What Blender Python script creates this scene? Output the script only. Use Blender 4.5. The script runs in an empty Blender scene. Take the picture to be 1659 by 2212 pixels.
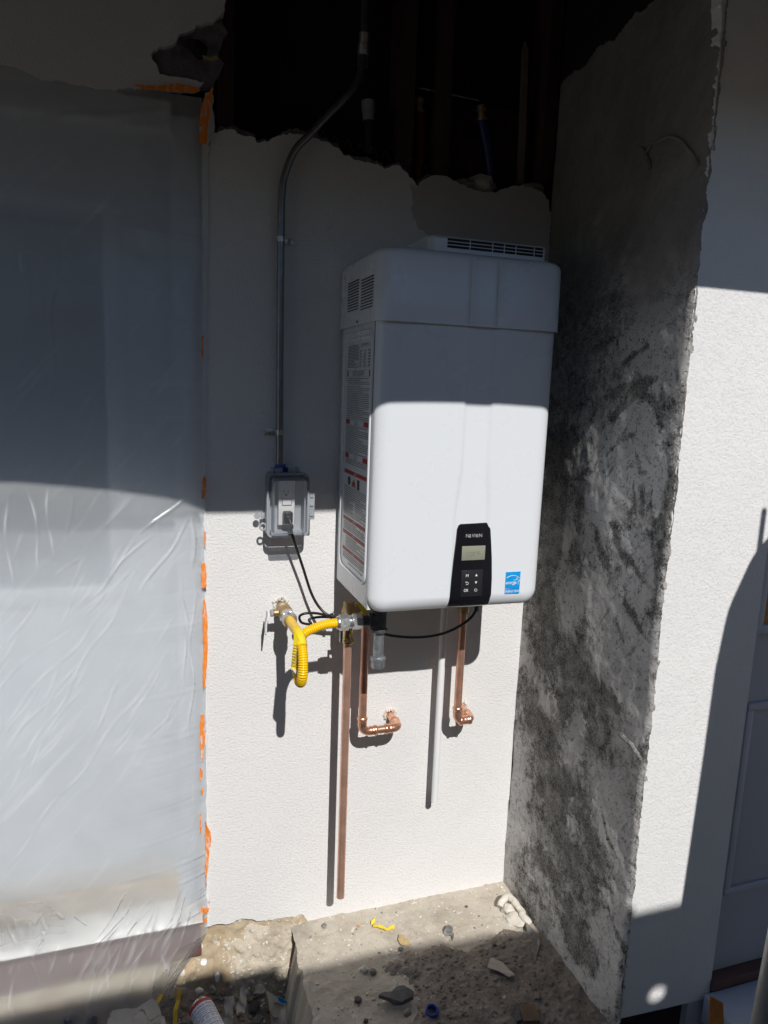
import bpy, bmesh, math, random
from mathutils import Vector, Matrix, noise as mn
random.seed(7)
S = bpy.context.scene
COL = S.collection
R = math.radians
# ------------------------------------------------------------------ camera
# metres: x along the back wall, y into the house (wall face y = 0), z up (top of the concrete ledge z = 0)
CAMX = ((0.94953999, -0.01924108, 0.31305525), (-0.31155521, -0.17291769, 0.93436226), (0.03615465, -0.98474832, -0.17018692))
CAM_Y, CAM_Z, F = -1.81, 1.54, 1540.0
cam = bpy.data.objects.new('camera', bpy.data.cameras.new('camera')); COL.objects.link(cam)
cam.data.sensor_fit = 'VERTICAL'; cam.data.sensor_height = 24; cam.data.lens = F / 2212 * 24
cam.data.clip_start = 0.02; cam.data.clip_end = 600
m3 = Matrix(((CAMX[0][0], -CAMX[0][1], -CAMX[0][2]), (CAMX[1][0], -CAMX[1][1], -CAMX[1][2]), (CAMX[2][0], -CAMX[2][1], -CAMX[2][2])))
cam.matrix_world = Matrix.Translation((0, CAM_Y, CAM_Z)) @ m3.to_4x4()
S.camera = cam
def _ray(u, v):
    a, b = u - 829.5, v - 1106.0
    return [r[0] * a + r[1] * b + r[2] * F for r in CAMX]
def at(u, v, y=0.0):            # survey helper: measured photo point -> place on the plane y
    r = _ray(u, v); k = (y - CAM_Y) / r[1]
    return Vector((r[0] * k, y, CAM_Z + r[2] * k))
def atz(u, v, z=0.0):           # ... on the level z
    r = _ray(u, v); k = (z - CAM_Z) / r[2]
    return Vector((r[0] * k, CAM_Y + r[1] * k, z))
def atx(u, v, x):               # ... on the plane x
    r = _ray(u, v); k = x / r[0]
    return Vector((x, CAM_Y + r[1] * k, CAM_Z + r[2] * k))
# ------------------------------------------------------------------ sky, sun, exposure
SUN = Vector((0.012, 1.0, -0.95)).normalized()      # way the light travels
w = bpy.data.worlds.new('World'); S.world = w; w.use_nodes = True
nt = w.node_tree; bg = nt.nodes['Background']
sky = nt.nodes.new('ShaderNodeTexSky'); sky.sky_type = 'NISHITA'; sky.sun_disc = False
sky.sun_elevation = math.asin(-SUN.z); sky.sun_rotation = R(180); sky.dust_density = 0.3; sky.ozone_density = 5.5; sky.air_density = 1.1
nt.links.new(sky.outputs[0], bg.inputs[0]); bg.inputs[1].default_value = 0.068
sun = bpy.data.objects.new('sun', bpy.data.lights.new('sun', 'SUN')); COL.objects.link(sun)
sun.data.energy = 5.0; sun.data.angle = R(0.5); sun.data.color = (1.0, 0.97, 0.94)
sun.rotation_euler = SUN.to_track_quat('-Z', 'Y').to_euler(); sun.location = (0, -8, 9)
S.view_settings.view_transform = 'Standard'; S.view_settings.look = 'None'
S.view_settings.exposure = -0.18; S.view_settings.gamma = 1; S.view_settings.use_curve_mapping = False
# ------------------------------------------------------------------ materials
def newmat(name):
    m = bpy.data.materials.new(name); m.use_nodes = True
    t = m.node_tree; return m, t, t.nodes['Principled BSDF'], t.nodes['Material Output']
def N(t, kind, **kw):
    n = t.nodes.new(kind)
    for k, v in kw.items():
        if k in n.inputs: n.inputs[k].default_value = v
        else: setattr(n, k, v)
    return n
def coords(t, scale=(1, 1, 1), rot=(0, 0, 0)):
    c = t.nodes.new('ShaderNodeTexCoord'); mp = t.nodes.new('ShaderNodeMapping')
    mp.inputs['Scale'].default_value = scale; mp.inputs['Rotation'].default_value = rot
    t.links.new(c.outputs['Object'], mp.inputs[0]); return mp.outputs[0]
def noi(t, vec, scale, detail=4, rough=.55, dist=0.0):
    n = N(t, 'ShaderNodeTexNoise', Scale=scale, Detail=detail, Roughness=rough, Distortion=dist)
    t.links.new(vec, n.inputs['Vector']); return n.outputs['Fac']
def ramp(t, fac, *stops):
    r = t.nodes.new('ShaderNodeValToRGB'); e = r.color_ramp.elements
    while len(e) < len(stops): e.new(0.5)
    for i, (p, c) in enumerate(stops):
        e[i].position = p; e[i].color = (*c, 1) if len(c) == 3 else c
    t.links.new(fac, r.inputs[0]); return r.outputs[0]
def g(v): return (v, v, v)
def mixc(t, fac, a, b, mode='MIX'):
    n = t.nodes.new('ShaderNodeMix'); n.data_type = 'RGBA'; n.blend_type = mode
    for sock, v in ((n.inputs[0], fac), (n.inputs[6], a), (n.inputs[7], b)):
        if hasattr(v, 'links'): t.links.new(v, sock)
        elif isinstance(v, tuple): sock.default_value = (*v, 1)
        else: sock.default_value = v
    return n.outputs[2]
def bump(t, h, strength, dist, prev=None):
    b = N(t, 'ShaderNodeBump', Strength=strength, Distance=dist)
    t.links.new(h, b.inputs['Height'])
    if prev is not None: t.links.new(prev, b.inputs['Normal'])
    return b.outputs[0]
def simple(name, col, rough=.5, metal=0.0, var=.08, vs=30, bs=None, bstr=.2, bdist=.001, coat=0.0, spec=.5):
    m, t, p, o = newmat(name)
    v = coords(t)
    n = noi(t, v, vs, 5, .6)
    lo = tuple(c * (1 - var) for c in col); hi = tuple(min(1, c * (1 + var)) for c in col)
    t.links.new(ramp(t, n, (.3, lo), (.7, hi)), p.inputs['Base Color'])
    p.inputs['Roughness'].default_value = rough; p.inputs['Metallic'].default_value = metal
    p.inputs['Specular IOR Level'].default_value = spec
    if coat: p.inputs['Coat Weight'].default_value = coat
    if metal or rough < .5:
        n2 = noi(t, v, vs * 2.3, 4, .6)
        t.links.new(ramp(t, n2, (.3, g(max(.02, rough - .08))), (.75, g(rough + .1))), p.inputs['Roughness'])
    if bs: t.links.new(bump(t, noi(t, v, bs, 4, .6), bstr, bdist), p.inputs['Normal'])
    return m
def stucco(name, col, s=1.0, strength=.75, dirt=.05):
    m, t, p, o = newmat(name); v = coords(t)
    big = noi(t, v, 2.2, 5, .6); mid = noi(t, v, 17, 4, .6)
    a = mixc(t, ramp(t, big, (.35, g(0)), (.7, g(1))), tuple(c * (1 - dirt) for c in col), col)
    fine = noi(t, v, 140 * s, 6, .72)
    pit = ramp(t, fine, (.30, g(0)), (.42, g(1)))
    b = mixc(t, mixc(t, 1.0, g(1.0), pit, 'MULTIPLY'), tuple(c * .84 for c in col), a)
    t.links.new(b, p.inputs['Base Color']); p.inputs['Roughness'].default_value = .9
    p.inputs['Specular IOR Level'].default_value = .2
    h = ramp(t, fine, (.28, g(0)), (.5, g(.65)), (.72, g(1)))
    n1 = bump(t, mid, .35, .004)
    t.links.new(bump(t, h, strength, .0022, n1), p.inputs['Normal'])
    return m
MAT = {}
MAT['stucco'] = stucco('white_stucco', (.785, .780, .770), 1.25, .7)
MAT['stucco_coarse'] = stucco('coarse_white_stucco', (.79, .785, .775), 1.2, .6)
MAT['stucco_patch'] = stucco('trowelled_stucco', (.60, .565, .54), .55, .35, .2)
MAT['stucco_raw'] = simple('broken_stucco_edge', (.34, .32, .29), .95, 0, .3, 60, 160, .8, .003)
def stretched(t, rot, scale):
    c = coords(t, (1, 1, 1), rot); mp = t.nodes.new('ShaderNodeMapping'); mp.inputs['Scale'].default_value = scale
    t.links.new(c, mp.inputs[0]); return mp.outputs[0]
def mortar():
    m, t, p, o = newmat('grey_scratch_mortar')
    v = stretched(t, (R(-32), 0, 0), (1, 1, .55)); vs = stretched(t, (R(-38), 0, 0), (1, 1, .22)); vt = stretched(t, (R(10), 0, 0), (1, 1, .18)); v2 = coords(t)
    sep = t.nodes.new('ShaderNodeSeparateXYZ'); t.links.new(v2, sep.inputs[0])
    a = noi(t, v, 6.0, 8, .66, .25); b = noi(t, vs, 30, 6, .72, .4); b2 = noi(t, vt, 26, 6, .72, .4); c = noi(t, v2, 230, 3, .75); d = noi(t, v2, 4.0, 6, .6, .4); e = noi(t, v2, 2.0, 3, .5); f = noi(t, v2, 55, 5, .7)
    def mth(op, x, y):
        n = N(t, 'ShaderNodeMath', operation=op)
        for i, q in enumerate((x, y)):
            if hasattr(q, 'links'): t.links.new(q, n.inputs[i])
            else: n.inputs[i].default_value = q
        return n.outputs[0]
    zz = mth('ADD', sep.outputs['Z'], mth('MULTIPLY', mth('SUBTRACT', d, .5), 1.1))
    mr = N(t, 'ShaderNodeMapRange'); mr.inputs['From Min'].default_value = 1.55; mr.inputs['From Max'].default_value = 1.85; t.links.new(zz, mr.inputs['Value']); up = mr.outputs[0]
    h_ = noi(t, v2, 24, 6, .72, .3)
    at_ = N(t, 'ShaderNodeAttribute', attribute_name='smear')
    gr_ = mth('ADD', mth('MULTIPLY', mth('SUBTRACT', c, .5), .42), mth('MULTIPLY', mth('SUBTRACT', f, .5), .55))
    a_ = mth('ADD', mth('ADD', mth('MULTIPLY', at_.outputs['Fac'], .62), mth('ADD', mth('MULTIPLY', mth('SUBTRACT', a, .5), .7), mth('MULTIPLY', mth('SUBTRACT', h_, .5), .75))), gr_)
    s1 = ramp(t, a_, (.20, g(0)), (.44, g(1)))
    st = mixc(t, ramp(t, e, (.46, g(0)), (.54, g(1))), b, b2)
    s2 = ramp(t, mth('ADD', st, mth('MULTIPLY', mth('SUBTRACT', f, .5), .25)), (.33, g(.15)), (.42, g(1)))
    base = mixc(t, 1.0, s1, s2, 'MULTIPLY')
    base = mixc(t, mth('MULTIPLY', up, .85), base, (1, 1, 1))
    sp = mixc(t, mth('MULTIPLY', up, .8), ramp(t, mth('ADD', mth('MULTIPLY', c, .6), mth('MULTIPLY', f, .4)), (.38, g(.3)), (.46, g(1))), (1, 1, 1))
    sm = mixc(t, 1.0, base, sp, 'MULTIPLY')
    grit = mixc(t, ramp(t, mth('ADD', mth('MULTIPLY', c, .55), mth('MULTIPLY', h_, .45)), (.40, g(0)), (.60, g(1))), (.05, .048, .045), (.38, .366, .346))
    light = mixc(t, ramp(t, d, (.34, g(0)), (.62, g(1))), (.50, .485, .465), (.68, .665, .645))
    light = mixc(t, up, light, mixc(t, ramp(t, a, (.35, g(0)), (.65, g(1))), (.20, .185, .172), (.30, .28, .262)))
    t.links.new(mixc(t, sm, grit, light), p.inputs['Base Color'])
    p.inputs['Roughness'].default_value = .93; p.inputs['Specular IOR Level'].default_value = .2
    rough_h = mixc(t, sm, mixc(t, .5, c, g(0)), g(.9))
    n1 = bump(t, a, .2, .02); n2 = bump(t, st, .15, .004, n1)
    t.links.new(bump(t, rough_h, .9, .003, n2), p.inputs['Normal'])
    return m
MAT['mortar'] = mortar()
def concrete(name, base, dust, spots, dark, s=1.0):
    m, t, p, o = newmat(name); v = coords(t)
    a = noi(t, v, 9 * s, 8, .68, .4); b = noi(t, v, 42 * s, 6, .7); c = noi(t, v, 130 * s, 4, .7); d = noi(t, v, 4 * s, 4, .6, .5)
    x = mixc(t, ramp(t, a, (.36, g(0)), (.62, g(1))), base, dust)
    x = mixc(t, ramp(t, b, (.60, g(0)), (.66, g(1))), x, spots)
    x = mixc(t, ramp(t, d, (.58, g(0)), (.72, g(.7))), x, dark)
    x = mixc(t, ramp(t, c, (.30, g(.8)), (.40, g(0))), x, tuple(q * .45 for q in base))
    t.links.new(x, p.inputs['Base Color']); p.inputs['Roughness'].default_value = .95; p.inputs['Specular IOR Level'].default_value = .15
    n1 = bump(t, a, .6, .01); n2 = bump(t, b, .5, .004, n1)
    t.links.new(bump(t, c, .6, .0018, n2), p.inputs['Normal'])
    return m
MAT['slab'] = concrete('dusty_concrete', (.42, .37, .30), (.52, .475, .40), (.66, .63, .57), (.29, .255, .21))
MAT['foundation'] = concrete('weathered_foundation', (.35, .265, .165), (.43, .355, .25), (.62, .58, .50), (.42, .38, .32), .8)
MAT['scree'] = concrete('crumbled_plaster', (.44, .385, .295), (.52, .47, .385), (.66, .62, .54), (.27, .21, .145), 1.2)
MAT['soil'] = concrete('dark_dirt', (.20, .172, .146), (.29, .255, .215), (.42, .38, .33), (.12, .10, .085), 1.6)
MAT['ground'] = concrete('yard_ground', (.20, .18, .155), (.26, .235, .20), (.38, .35, .3), (.2, .17, .14), .6)
MAT['stone'] = simple('grey_stone', (.20, .19, .18), .9, 0, .35, 60, 120, .6, .003)
MAT['pale_stone'] = simple('pale_plaster_chip', (.60, .56, .49), .9, 0, .2, 60, 120, .6, .002)
MAT['slate'] = simple('dark_flat_rubble', (.10, .097, .097), .85, 0, .3, 60, 120, .6, .002)
MAT['white_enamel'] = simple('white_enamel', (.715, .745, .775), .3, 0, .004, 3, None, coat=.2)
MAT['white_plastic'] = simple('white_plastic', (.71, .735, .76), .42, 0, .02, 6)
MAT['vent_dark'] = simple('slot_dark', (.015, .015, .02), .7)
MAT['seam'] = simple('seam_grey', (.22, .23, .24), .6)
MAT['black_gloss'] = simple('black_gloss_plastic', (.009, .009, .012), .16, 0, .05, 5, spec=.35)
MAT['keypad'] = simple('keypad_film', (.016, .016, .020), .4, 0, .05, 5)
MAT['lcd'] = simple('lcd_glass', (.27, .275, .215), .18, 0, .04, 20)
MAT['lcd_digit'] = simple('lcd_digit', (.20, .20, .155), .3)
MAT['grey_print'] = simple('grey_print', (.42, .43, .44), .5)
MAT['white_print'] = simple('white_print', (.75, .76, .77), .5)
MAT['black_print'] = simple('black_print', (.05, .05, .055), .6)
MAT['red_print'] = simple('red_print', (.42, .035, .045), .5)
MAT['blue_print'] = simple('blue_print', (.0, .30, .72), .45)
MAT['navy_print'] = simple('navy_print', (.03, .07, .36), .45)
MAT['label_film'] = simple('label_film', (.66, .68, .69), .33, 0, .02, 5)
MAT['copper'] = simple('copper', (.74, .42, .30), .36, .75, .2, 26)
MAT['copper_bright'] = simple('bright_copper', (.80, .45, .31), .27, .85, .12, 30)
MAT['copper_dull'] = simple('dull_copper', (.78, .48, .36), .36, .72, .2, 18)
MAT['brass'] = simple('brass', (.66, .48, .24), .3, 1, .18, 40)
MAT['bronze'] = simple('cast_brass', (.47, .34, .19), .5, .85, .2, 50, 220, .3, .001)
MAT['zinc'] = simple('zinc_plate', (.58, .59, .59), .33, .9, .15, 60)
MAT['galv'] = simple('galvanised_steel', (.40, .42, .44), .45, .8, .3, 70)
MAT['emt'] = simple('conduit_steel', (.27, .28, .30), .38, .9, .12, 40)
MAT['black_iron'] = simple('black_iron', (.085, .087, .095), .45, .3, .3, 60, 200, .3, .001)
MAT['yellow_hose'] = simple('yellow_coating', (.86, .52, .004), .26, 0, .05, 20)
MAT['yellow_tag'] = simple('yellow_tag', (.83, .62, .02), .5, 0, .04, 20)
MAT['yellow_strap'] = simple('dusty_yellow_strap', (.62, .42, .02), .55, 0, .2, 60)
MAT['red_plastic'] = simple('red_plastic', (.5, .015, .015), .4)
MAT['red_pex'] = simple('red_pex', (.16, .006, .01), .4)
MAT['blue_pex'] = simple('blue_pex', (.010, .018, .13), .4)
MAT['blue_plastic'] = simple('blue_plastic', (.03, .06, .32), .35)
MAT['pvc'] = simple('white_pvc', (.78, .79, .79), .4, 0, .02, 12)
MAT['rubber'] = simple('black_cord', (.012, .012, .012), .38)
MAT['abs'] = simple('dark_pipe', (.03, .03, .034), .45)
MAT['device_white'] = simple('receptacle_white', (.72, .71, .68), .4)
MAT['grey_box'] = simple('grey_box', (.34, .35, .37), .5)
MAT['orange_tape'] = simple('orange_tape', (.90, .25, .012), .55, 0, .15, 50)
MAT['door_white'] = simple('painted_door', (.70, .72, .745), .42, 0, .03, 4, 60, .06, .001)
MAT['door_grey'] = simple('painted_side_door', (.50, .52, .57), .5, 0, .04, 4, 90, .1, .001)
MAT['trim_white'] = simple('trim_paint', (.66, .66, .66), .5, 0, .05, 8)
MAT['glass_dark'] = simple('dark_glass', (.40, .43, .46), .1)
MAT['amber'] = simple('amber_reflection', (.34, .15, .03), .25)  # orange reflection in the glass, painted as the pane colour
MAT['threshold_tan'] = simple('weathered_threshold', (.58, .44, .28), .8, 0, .2, 9)
MAT['sill_metal'] = simple('sill_metal', (.60, .57, .53), .35, .3, .1, 12)
MAT['sill_brown'] = simple('sill_brown', (.13, .065, .055), .6)
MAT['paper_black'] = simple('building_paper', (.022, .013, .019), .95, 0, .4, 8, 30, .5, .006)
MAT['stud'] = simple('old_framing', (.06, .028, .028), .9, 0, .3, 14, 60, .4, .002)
MAT['lath_paper'] = simple('torn_lath_paper', (.17, .15, .17), .95, 0, .5, 25, 40, 1.0, .01)
MAT['lath'] = simple('pale_wood', (.20, .165, .15), .8)
MAT['wood'] = simple('scrap_wood', (.16, .10, .065), .85, 0, .25, 30)
def smeared_tape():
    m, t, p, o = newmat('smeared_orange_tape'); v = coords(t, (1, 1, .4)); a = noi(t, v, 130, 6, .7); b = noi(t, coords(t), 9, 3, .5)
    k = mixc(t, 1.0, ramp(t, a, (.50, g(0)), (.60, g(1))), ramp(t, b, (.42, g(.25)), (.6, g(1))), 'MULTIPLY')
    t.links.new(mixc(t, k, (.86, .24, .015), (.74, .62, .54)), p.inputs['Base Color']); p.inputs['Roughness'].default_value = .6
    t.links.new(bump(t, a, .4, .002), p.inputs['Normal']); return m
MAT['orange_tape'] = smeared_tape()
MAT['orange_wood'] = simple('orange_splinter', (.45, .17, .03), .8, 0, .2, 60)
MAT['leaf'] = simple('dry_leaf', (.42, .31, .16), .8, 0, .25, 60)
MAT['grey_board'] = simple('painted_board', (.56, .59, .65), .6, 0, .06, 6, 40, .2, .002)
MAT['fence_wood'] = simple('fence_wood', (.15, .12, .095), .85, 0, .2, 10)
MAT['roof'] = simple('roofing', (.16, .14, .13), .9, 0, .2, 20)
MAT['soffit'] = simple('soffit', (.10, .085, .075), .9)
MAT['tank'] = simple('tank_enamel', (.45, .46, .45), .4)
MAT['pole'] = simple('grey_pole', (.30, .31, .32), .35, .6, .1, 20)
MAT['aluminium'] = simple('aluminium_can', (.72, .72, .74), .28, .85, .06, 20)
def clear(name, tint, transp, rough=.08, body=(.8, .82, .84)):
    m, t, p, o = newmat(name)
    p.inputs['Base Color'].default_value = (*body, 1); p.inputs['Roughness'].default_value = rough
    tr = N(t, 'ShaderNodeBsdfTransparent'); tr.inputs[0].default_value = (*tint, 1)
    mx = t.nodes.new('ShaderNodeMixShader'); mx.inputs[0].default_value = transp
    t.links.new(p.outputs[0], mx.inputs[1]); t.links.new(tr.outputs[0], mx.inputs[2]); t.links.new(mx.outputs[0], o.inputs[0])
    return m
MAT['clear'] = clear('clear_polycarbonate', (.95, .965, .98), .91, .05, (.40, .43, .46))
MAT['clear_edge'] = clear('clear_polycarbonate_edge', (.8, .83, .86), .28, .12, (.42, .45, .48))
MAT['film_scrap'] = clear('plastic_scrap', (.9, .9, .88), .45, .2, (.62, .6, .56))
def sheeting():
    m, t, p, o = newmat('translucent_sheeting')
    v = stretched(t, (0, R(-42), 0), (1, 1, .05)); v2 = coords(t, (1, 1, .035)); v3 = coords(t)
    a = noi(t, v, 30, 7, .66, .12); b = noi(t, v2, 26, 5, .65); c = noi(t, v3, 5, 4, .55); e = noi(t, v3, 3.0, 3, .5); k = noi(t, v3, 90, 4, .7)
    p.inputs['Base Color'].default_value = (.82, .84, .855, 1); p.inputs['Roughness'].default_value = .14
    p.inputs['Specular IOR Level'].default_value = .7
    n1 = bump(t, a, .30, .006); n2 = bump(t, b, .06, .004, n1)
    t.links.new(n2, p.inputs['Normal'])
    tl = N(t, 'ShaderNodeBsdfTranslucent'); tl.inputs[0].default_value = (.80, .84, .87, 1)
    rf_ = N(t, 'ShaderNodeBsdfRefraction'); rf_.inputs['Color'].default_value = (.93, .97, 1, 1); rf_.inputs['Roughness'].default_value = .5; rf_.inputs['IOR'].default_value = 1.25
    tr = N(t, 'ShaderNodeBsdfTransparent'); tr.inputs[0].default_value = (.94, .97, 1, 1)
    m1 = t.nodes.new('ShaderNodeMixShader'); m1.inputs[0].default_value = .38
    t.links.new(p.outputs[0], m1.inputs[1]); t.links.new(tl.outputs[0], m1.inputs[2])
    m0 = t.nodes.new('ShaderNodeMixShader'); m0.inputs[0].default_value = .55
    t.links.new(rf_.outputs[0], m0.inputs[1]); t.links.new(tr.outputs[0], m0.inputs[2])
    # milky streaks where the film has been stretched, drip marks, and painted fold glints
    stre = mixc(t, ramp(t, e, (.42, g(0)), (.62, g(1))), g(.0), ramp(t, a, (.56, g(0)), (.72, g(.75))))
    drip = ramp(t, b, (.67, g(0)), (.72, g(1)))
    cr_ = N(t, 'ShaderNodeAttribute', attribute_name='crease_glint')
    milk = mixc(t, 1.0, mixc(t, 1.0, stre, drip, 'ADD'), cr_.outputs['Fac'], 'ADD')
    fac = mixc(t, milk, ramp(t, c, (.35, g(.50)), (.7, g(.60))), g(.06))
    sp_ = t.nodes.new('ShaderNodeSeparateXYZ'); t.links.new(v3, sp_.inputs[0])       # clearer towards the bottom hem
    mr = N(t, 'ShaderNodeMapRange'); mr.inputs['From Min'].default_value = .30; mr.inputs['From Max'].default_value = .10; mr.inputs['To Max'].default_value = .20; t.links.new(sp_.outputs['Z'], mr.inputs['Value'])
    ad = N(t, 'ShaderNodeMath', operation='ADD'); t.links.new(fac, ad.inputs[0]); t.links.new(mr.outputs[0], ad.inputs[1]); fac = ad.outputs[0]
    m2 = t.nodes.new('ShaderNodeMixShader'); t.links.new(fac, m2.inputs[0])
    t.links.new(m1.outputs[0], m2.inputs[1]); t.links.new(m0.outputs[0], m2.inputs[2]); t.links.new(m2.outputs[0], o.inputs[0])
    return m
MAT['sheet'] = sheeting()
# ------------------------------------------------------------------ geometry helpers
def thing(name, label, cat, loc, group=None):
    o = bpy.data.objects.new(name, None); COL.objects.link(o); o.location = loc
    o.empty_display_size = .05; o['label'] = label; o['category'] = cat
    if group: o['group'] = group
    return o
def root_of(p):
    v = Vector((0, 0, 0))
    while p is not None and p.type == 'EMPTY': v += p.location; p = p.parent
    return v
def mk(name, bm, mats, parent=None, smooth=35, label=None):
    bmesh.ops.recalc_face_normals(bm, faces=bm.faces[:])
    me = bpy.data.meshes.new(name); bm.to_mesh(me); bm.free()
    for m in (mats if isinstance(mats, (list, tuple)) else [mats]): me.materials.append(MAT[m] if isinstance(m, str) else m)
    if smooth:
        me.polygons.foreach_set('use_smooth', [True] * len(me.polygons)); me.set_sharp_from_angle(angle=R(smooth))
    return link(name, me, parent, label)
def link(name, me, parent=None, label=None):
    o = bpy.data.objects.new(name, me); COL.objects.link(o)
    if parent is not None:
        o.parent = parent; o.matrix_parent_inverse = Matrix.Translation(-root_of(parent))
    if label: o['label'] = label
    return o
def tag(o, label, cat, group=None):
    o['label'] = label; o['category'] = cat
    if group: o['group'] = group
    return o
def structure(o): o['kind'] = 'structure'; return o
def B(): return bmesh.new()
def box(bm, x0, x1, y0, y1, z0, z1, bev=0.0, seg=2):
    r = bmesh.ops.create_cube(bm, size=1.0)
    M = Matrix.Translation(((x0 + x1) / 2, (y0 + y1) / 2, (z0 + z1) / 2)) @ Matrix.Diagonal((abs(x1 - x0), abs(y1 - y0), abs(z1 - z0), 1))
    bmesh.ops.transform(bm, matrix=M, verts=r['verts'])
    if bev:
        es = list({e for v in r['verts'] for e in v.link_edges})
        bmesh.ops.bevel(bm, geom=es, offset=bev, segments=seg, affect='EDGES', profile=.5)
    return bm
def tube(bm, pts, rad, seg=14, cap=True):
    pts = [Vector(p) for p in pts]; n = len(pts); rings = []
    up = None
    for i, p in enumerate(pts):
        d = (pts[min(i + 1, n - 1)] - pts[max(i - 1, 0)]).normalized()
        if up is None:
            up = d.orthogonal().normalized()
        up = (up - d * up.dot(d)).normalized(); s = d.cross(up)
        r = rad[i] if isinstance(rad, (list, tuple)) else rad
        rings.append([bm.verts.new(p + (up * math.cos(2 * math.pi * k / seg) + s * math.sin(2 * math.pi * k / seg)) * r) for k in range(seg)])
    for a, b in zip(rings, rings[1:]):
        for k in range(seg): bm.faces.new((a[k], a[(k + 1) % seg], b[(k + 1) % seg], b[k]))
    if cap: bm.faces.new(rings[0]); bm.faces.new(rings[-1][::-1])
    return bm
def lathe(bm, prof, origin, axis, seg=20, cap=True):     # prof: (distance along axis, radius)
    o = Vector(origin); d = Vector(axis).normalized(); u = d.orthogonal().normalized(); s = d.cross(u); rings = []
    for a, r in prof:
        rings.append([bm.verts.new(o + d * a + (u * math.cos(2 * math.pi * (k + .5) / seg) + s * math.sin(2 * math.pi * (k + .5) / seg)) * max(r, 1e-5)) for k in range(seg)])
    for a, b in zip(rings, rings[1:]):
        for k in range(seg): bm.faces.new((a[k], a[(k + 1) % seg], b[(k + 1) % seg], b[k]))
    if cap: bm.faces.new(rings[0]); bm.faces.new(rings[-1][::-1])
    return bm
def smoothpath(pts, n=8):        # Catmull-Rom
    p = [Vector(q) for q in pts]; p = [p[0] * 2 - p[1]] + p + [p[-1] * 2 - p[-2]]; out = []
    for i in range(1, len(p) - 2):
        for k in range(n):
            t = k / n
            out.append(.5 * ((2 * p[i]) + (p[i + 1] - p[i - 1]) * t + (2 * p[i - 1] - 5 * p[i] + 4 * p[i + 1] - p[i + 2]) * t * t + (3 * p[i] - p[i - 1] - 3 * p[i + 1] + p[i + 2]) * t ** 3))
    out.append(p[-2]); return out
def prism(bm, pts, off):         # polygon extruded by a vector
    off = Vector(off); a = [bm.verts.new(Vector(p)) for p in pts]; b = [bm.verts.new(Vector(p) + off) for p in pts]
    bm.faces.new(a); bm.faces.new(b[::-1]); n = len(a)
    for i in range(n): bm.faces.new((a[i], b[i], b[(i + 1) % n], a[(i + 1) % n]))
    return bm
def ragged(p, q, step, amp, seed):
    p, q = Vector(p), Vector(q); n = max(1, int((q - p).length / step)); d = (q - p).normalized()
    out = []
    for i in range(n):
        b = p.lerp(q, i / n)
        if i: 
            j = mn.noise(Vector((b.x * 60 + seed, b.z * 60, b.y * 60))) * amp + mn.noise(Vector((b.x * 230, b.z * 230 + seed, b.y * 200))) * amp * .6
            b = b + Vector((-d.z, 0, d.x)) * j if abs(d.y) < .5 else b + Vector((0, -d.z, d.y)) * j
        out.append(b)
    return out
def raggedline(pts, step, amp, seed):
    out = []
    for a, b in zip(pts, pts[1:]): out += ragged(a, b, step, amp, seed)
    return out + [Vector(pts[-1])]
def text_bm(body, size, M, align='CENTER', depth=0.0, shear=0.0, bm=None, ay='CENTER', bold=0.0):
    c = bpy.data.curves.new('lettering', 'FONT'); c.body = body; c.size = size; c.align_x = align; c.align_y = ay; c.offset = bold; c.extrude = depth; c.shear = shear; c.resolution_u = 3
    o = bpy.data.objects.new('lettering', c); COL.objects.link(o)
    dg = bpy.context.evaluated_depsgraph_get(); me = bpy.data.meshes.new_from_object(o.evaluated_get(dg))
    bpy.data.objects.remove(o); bpy.data.curves.remove(c)
    me.transform(M); bm = bm or B(); bm.from_mesh(me); bpy.data.meshes.remove(me); return bm
def front(x, y, z, sx=1.0, sy=1.0): return Matrix.Translation((x, y, z)) @ Matrix(((sx, 0, 0, 0), (0, 0, -1, 0), (0, sy, 0, 0), (0, 0, 0, 1)))
def side(x, y, z, sx=1.0): return Matrix.Translation((x, y, z)) @ Matrix(((0, 0, -1, 0), (-sx, 0, 0, 0), (0, 1, 0, 0), (0, 0, 0, 1)))
def grid(bm, xs, ys, fn):
    vs = [[bm.verts.new(fn(x, y)) for x in xs] for y in ys]
    for j in range(len(ys) - 1):
        for i in range(len(xs) - 1): bm.faces.new((vs[j][i], vs[j][i + 1], vs[j + 1][i + 1], vs[j + 1][i]))
    return bm
def lin(a, b, n): return [a + (b - a) * i / n for i in range(n + 1)]
def fbm(x, y, z=0.0, o=4): return mn.fractal(Vector((x, y, z)), 1.0, 2.0, o)
def rock(bm, c, s, seed, sub=2, flat=1.0):
    r = bmesh.ops.create_icosphere(bm, subdivisions=sub, radius=1.0); c = Vector(c)
    rot = Matrix.Rotation(seed * 1.7, 3, 'Z') 
    for v in r['verts']:
        d = 1 + .45 * mn.noise(v.co * 1.3 + Vector((seed * 3.1, seed, 0))) + .18 * mn.noise(v.co * 3.2 + Vector((seed, 0, seed)))
        q = v.co * d; q = Vector((q.x * s[0], q.y * s[1], q.z * s[2])); v.co = c + rot @ q
    return bm
# ------------------------------------------------------------------ large structure
bm = B(); grid(bm, [-150, -20, -3, 3, 20, 150], [-150, -20, -3, -1, 20, 150], lambda x, y: Vector((x, y, -.24)))
structure(mk('ground', bm, 'ground', smooth=0))
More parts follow.
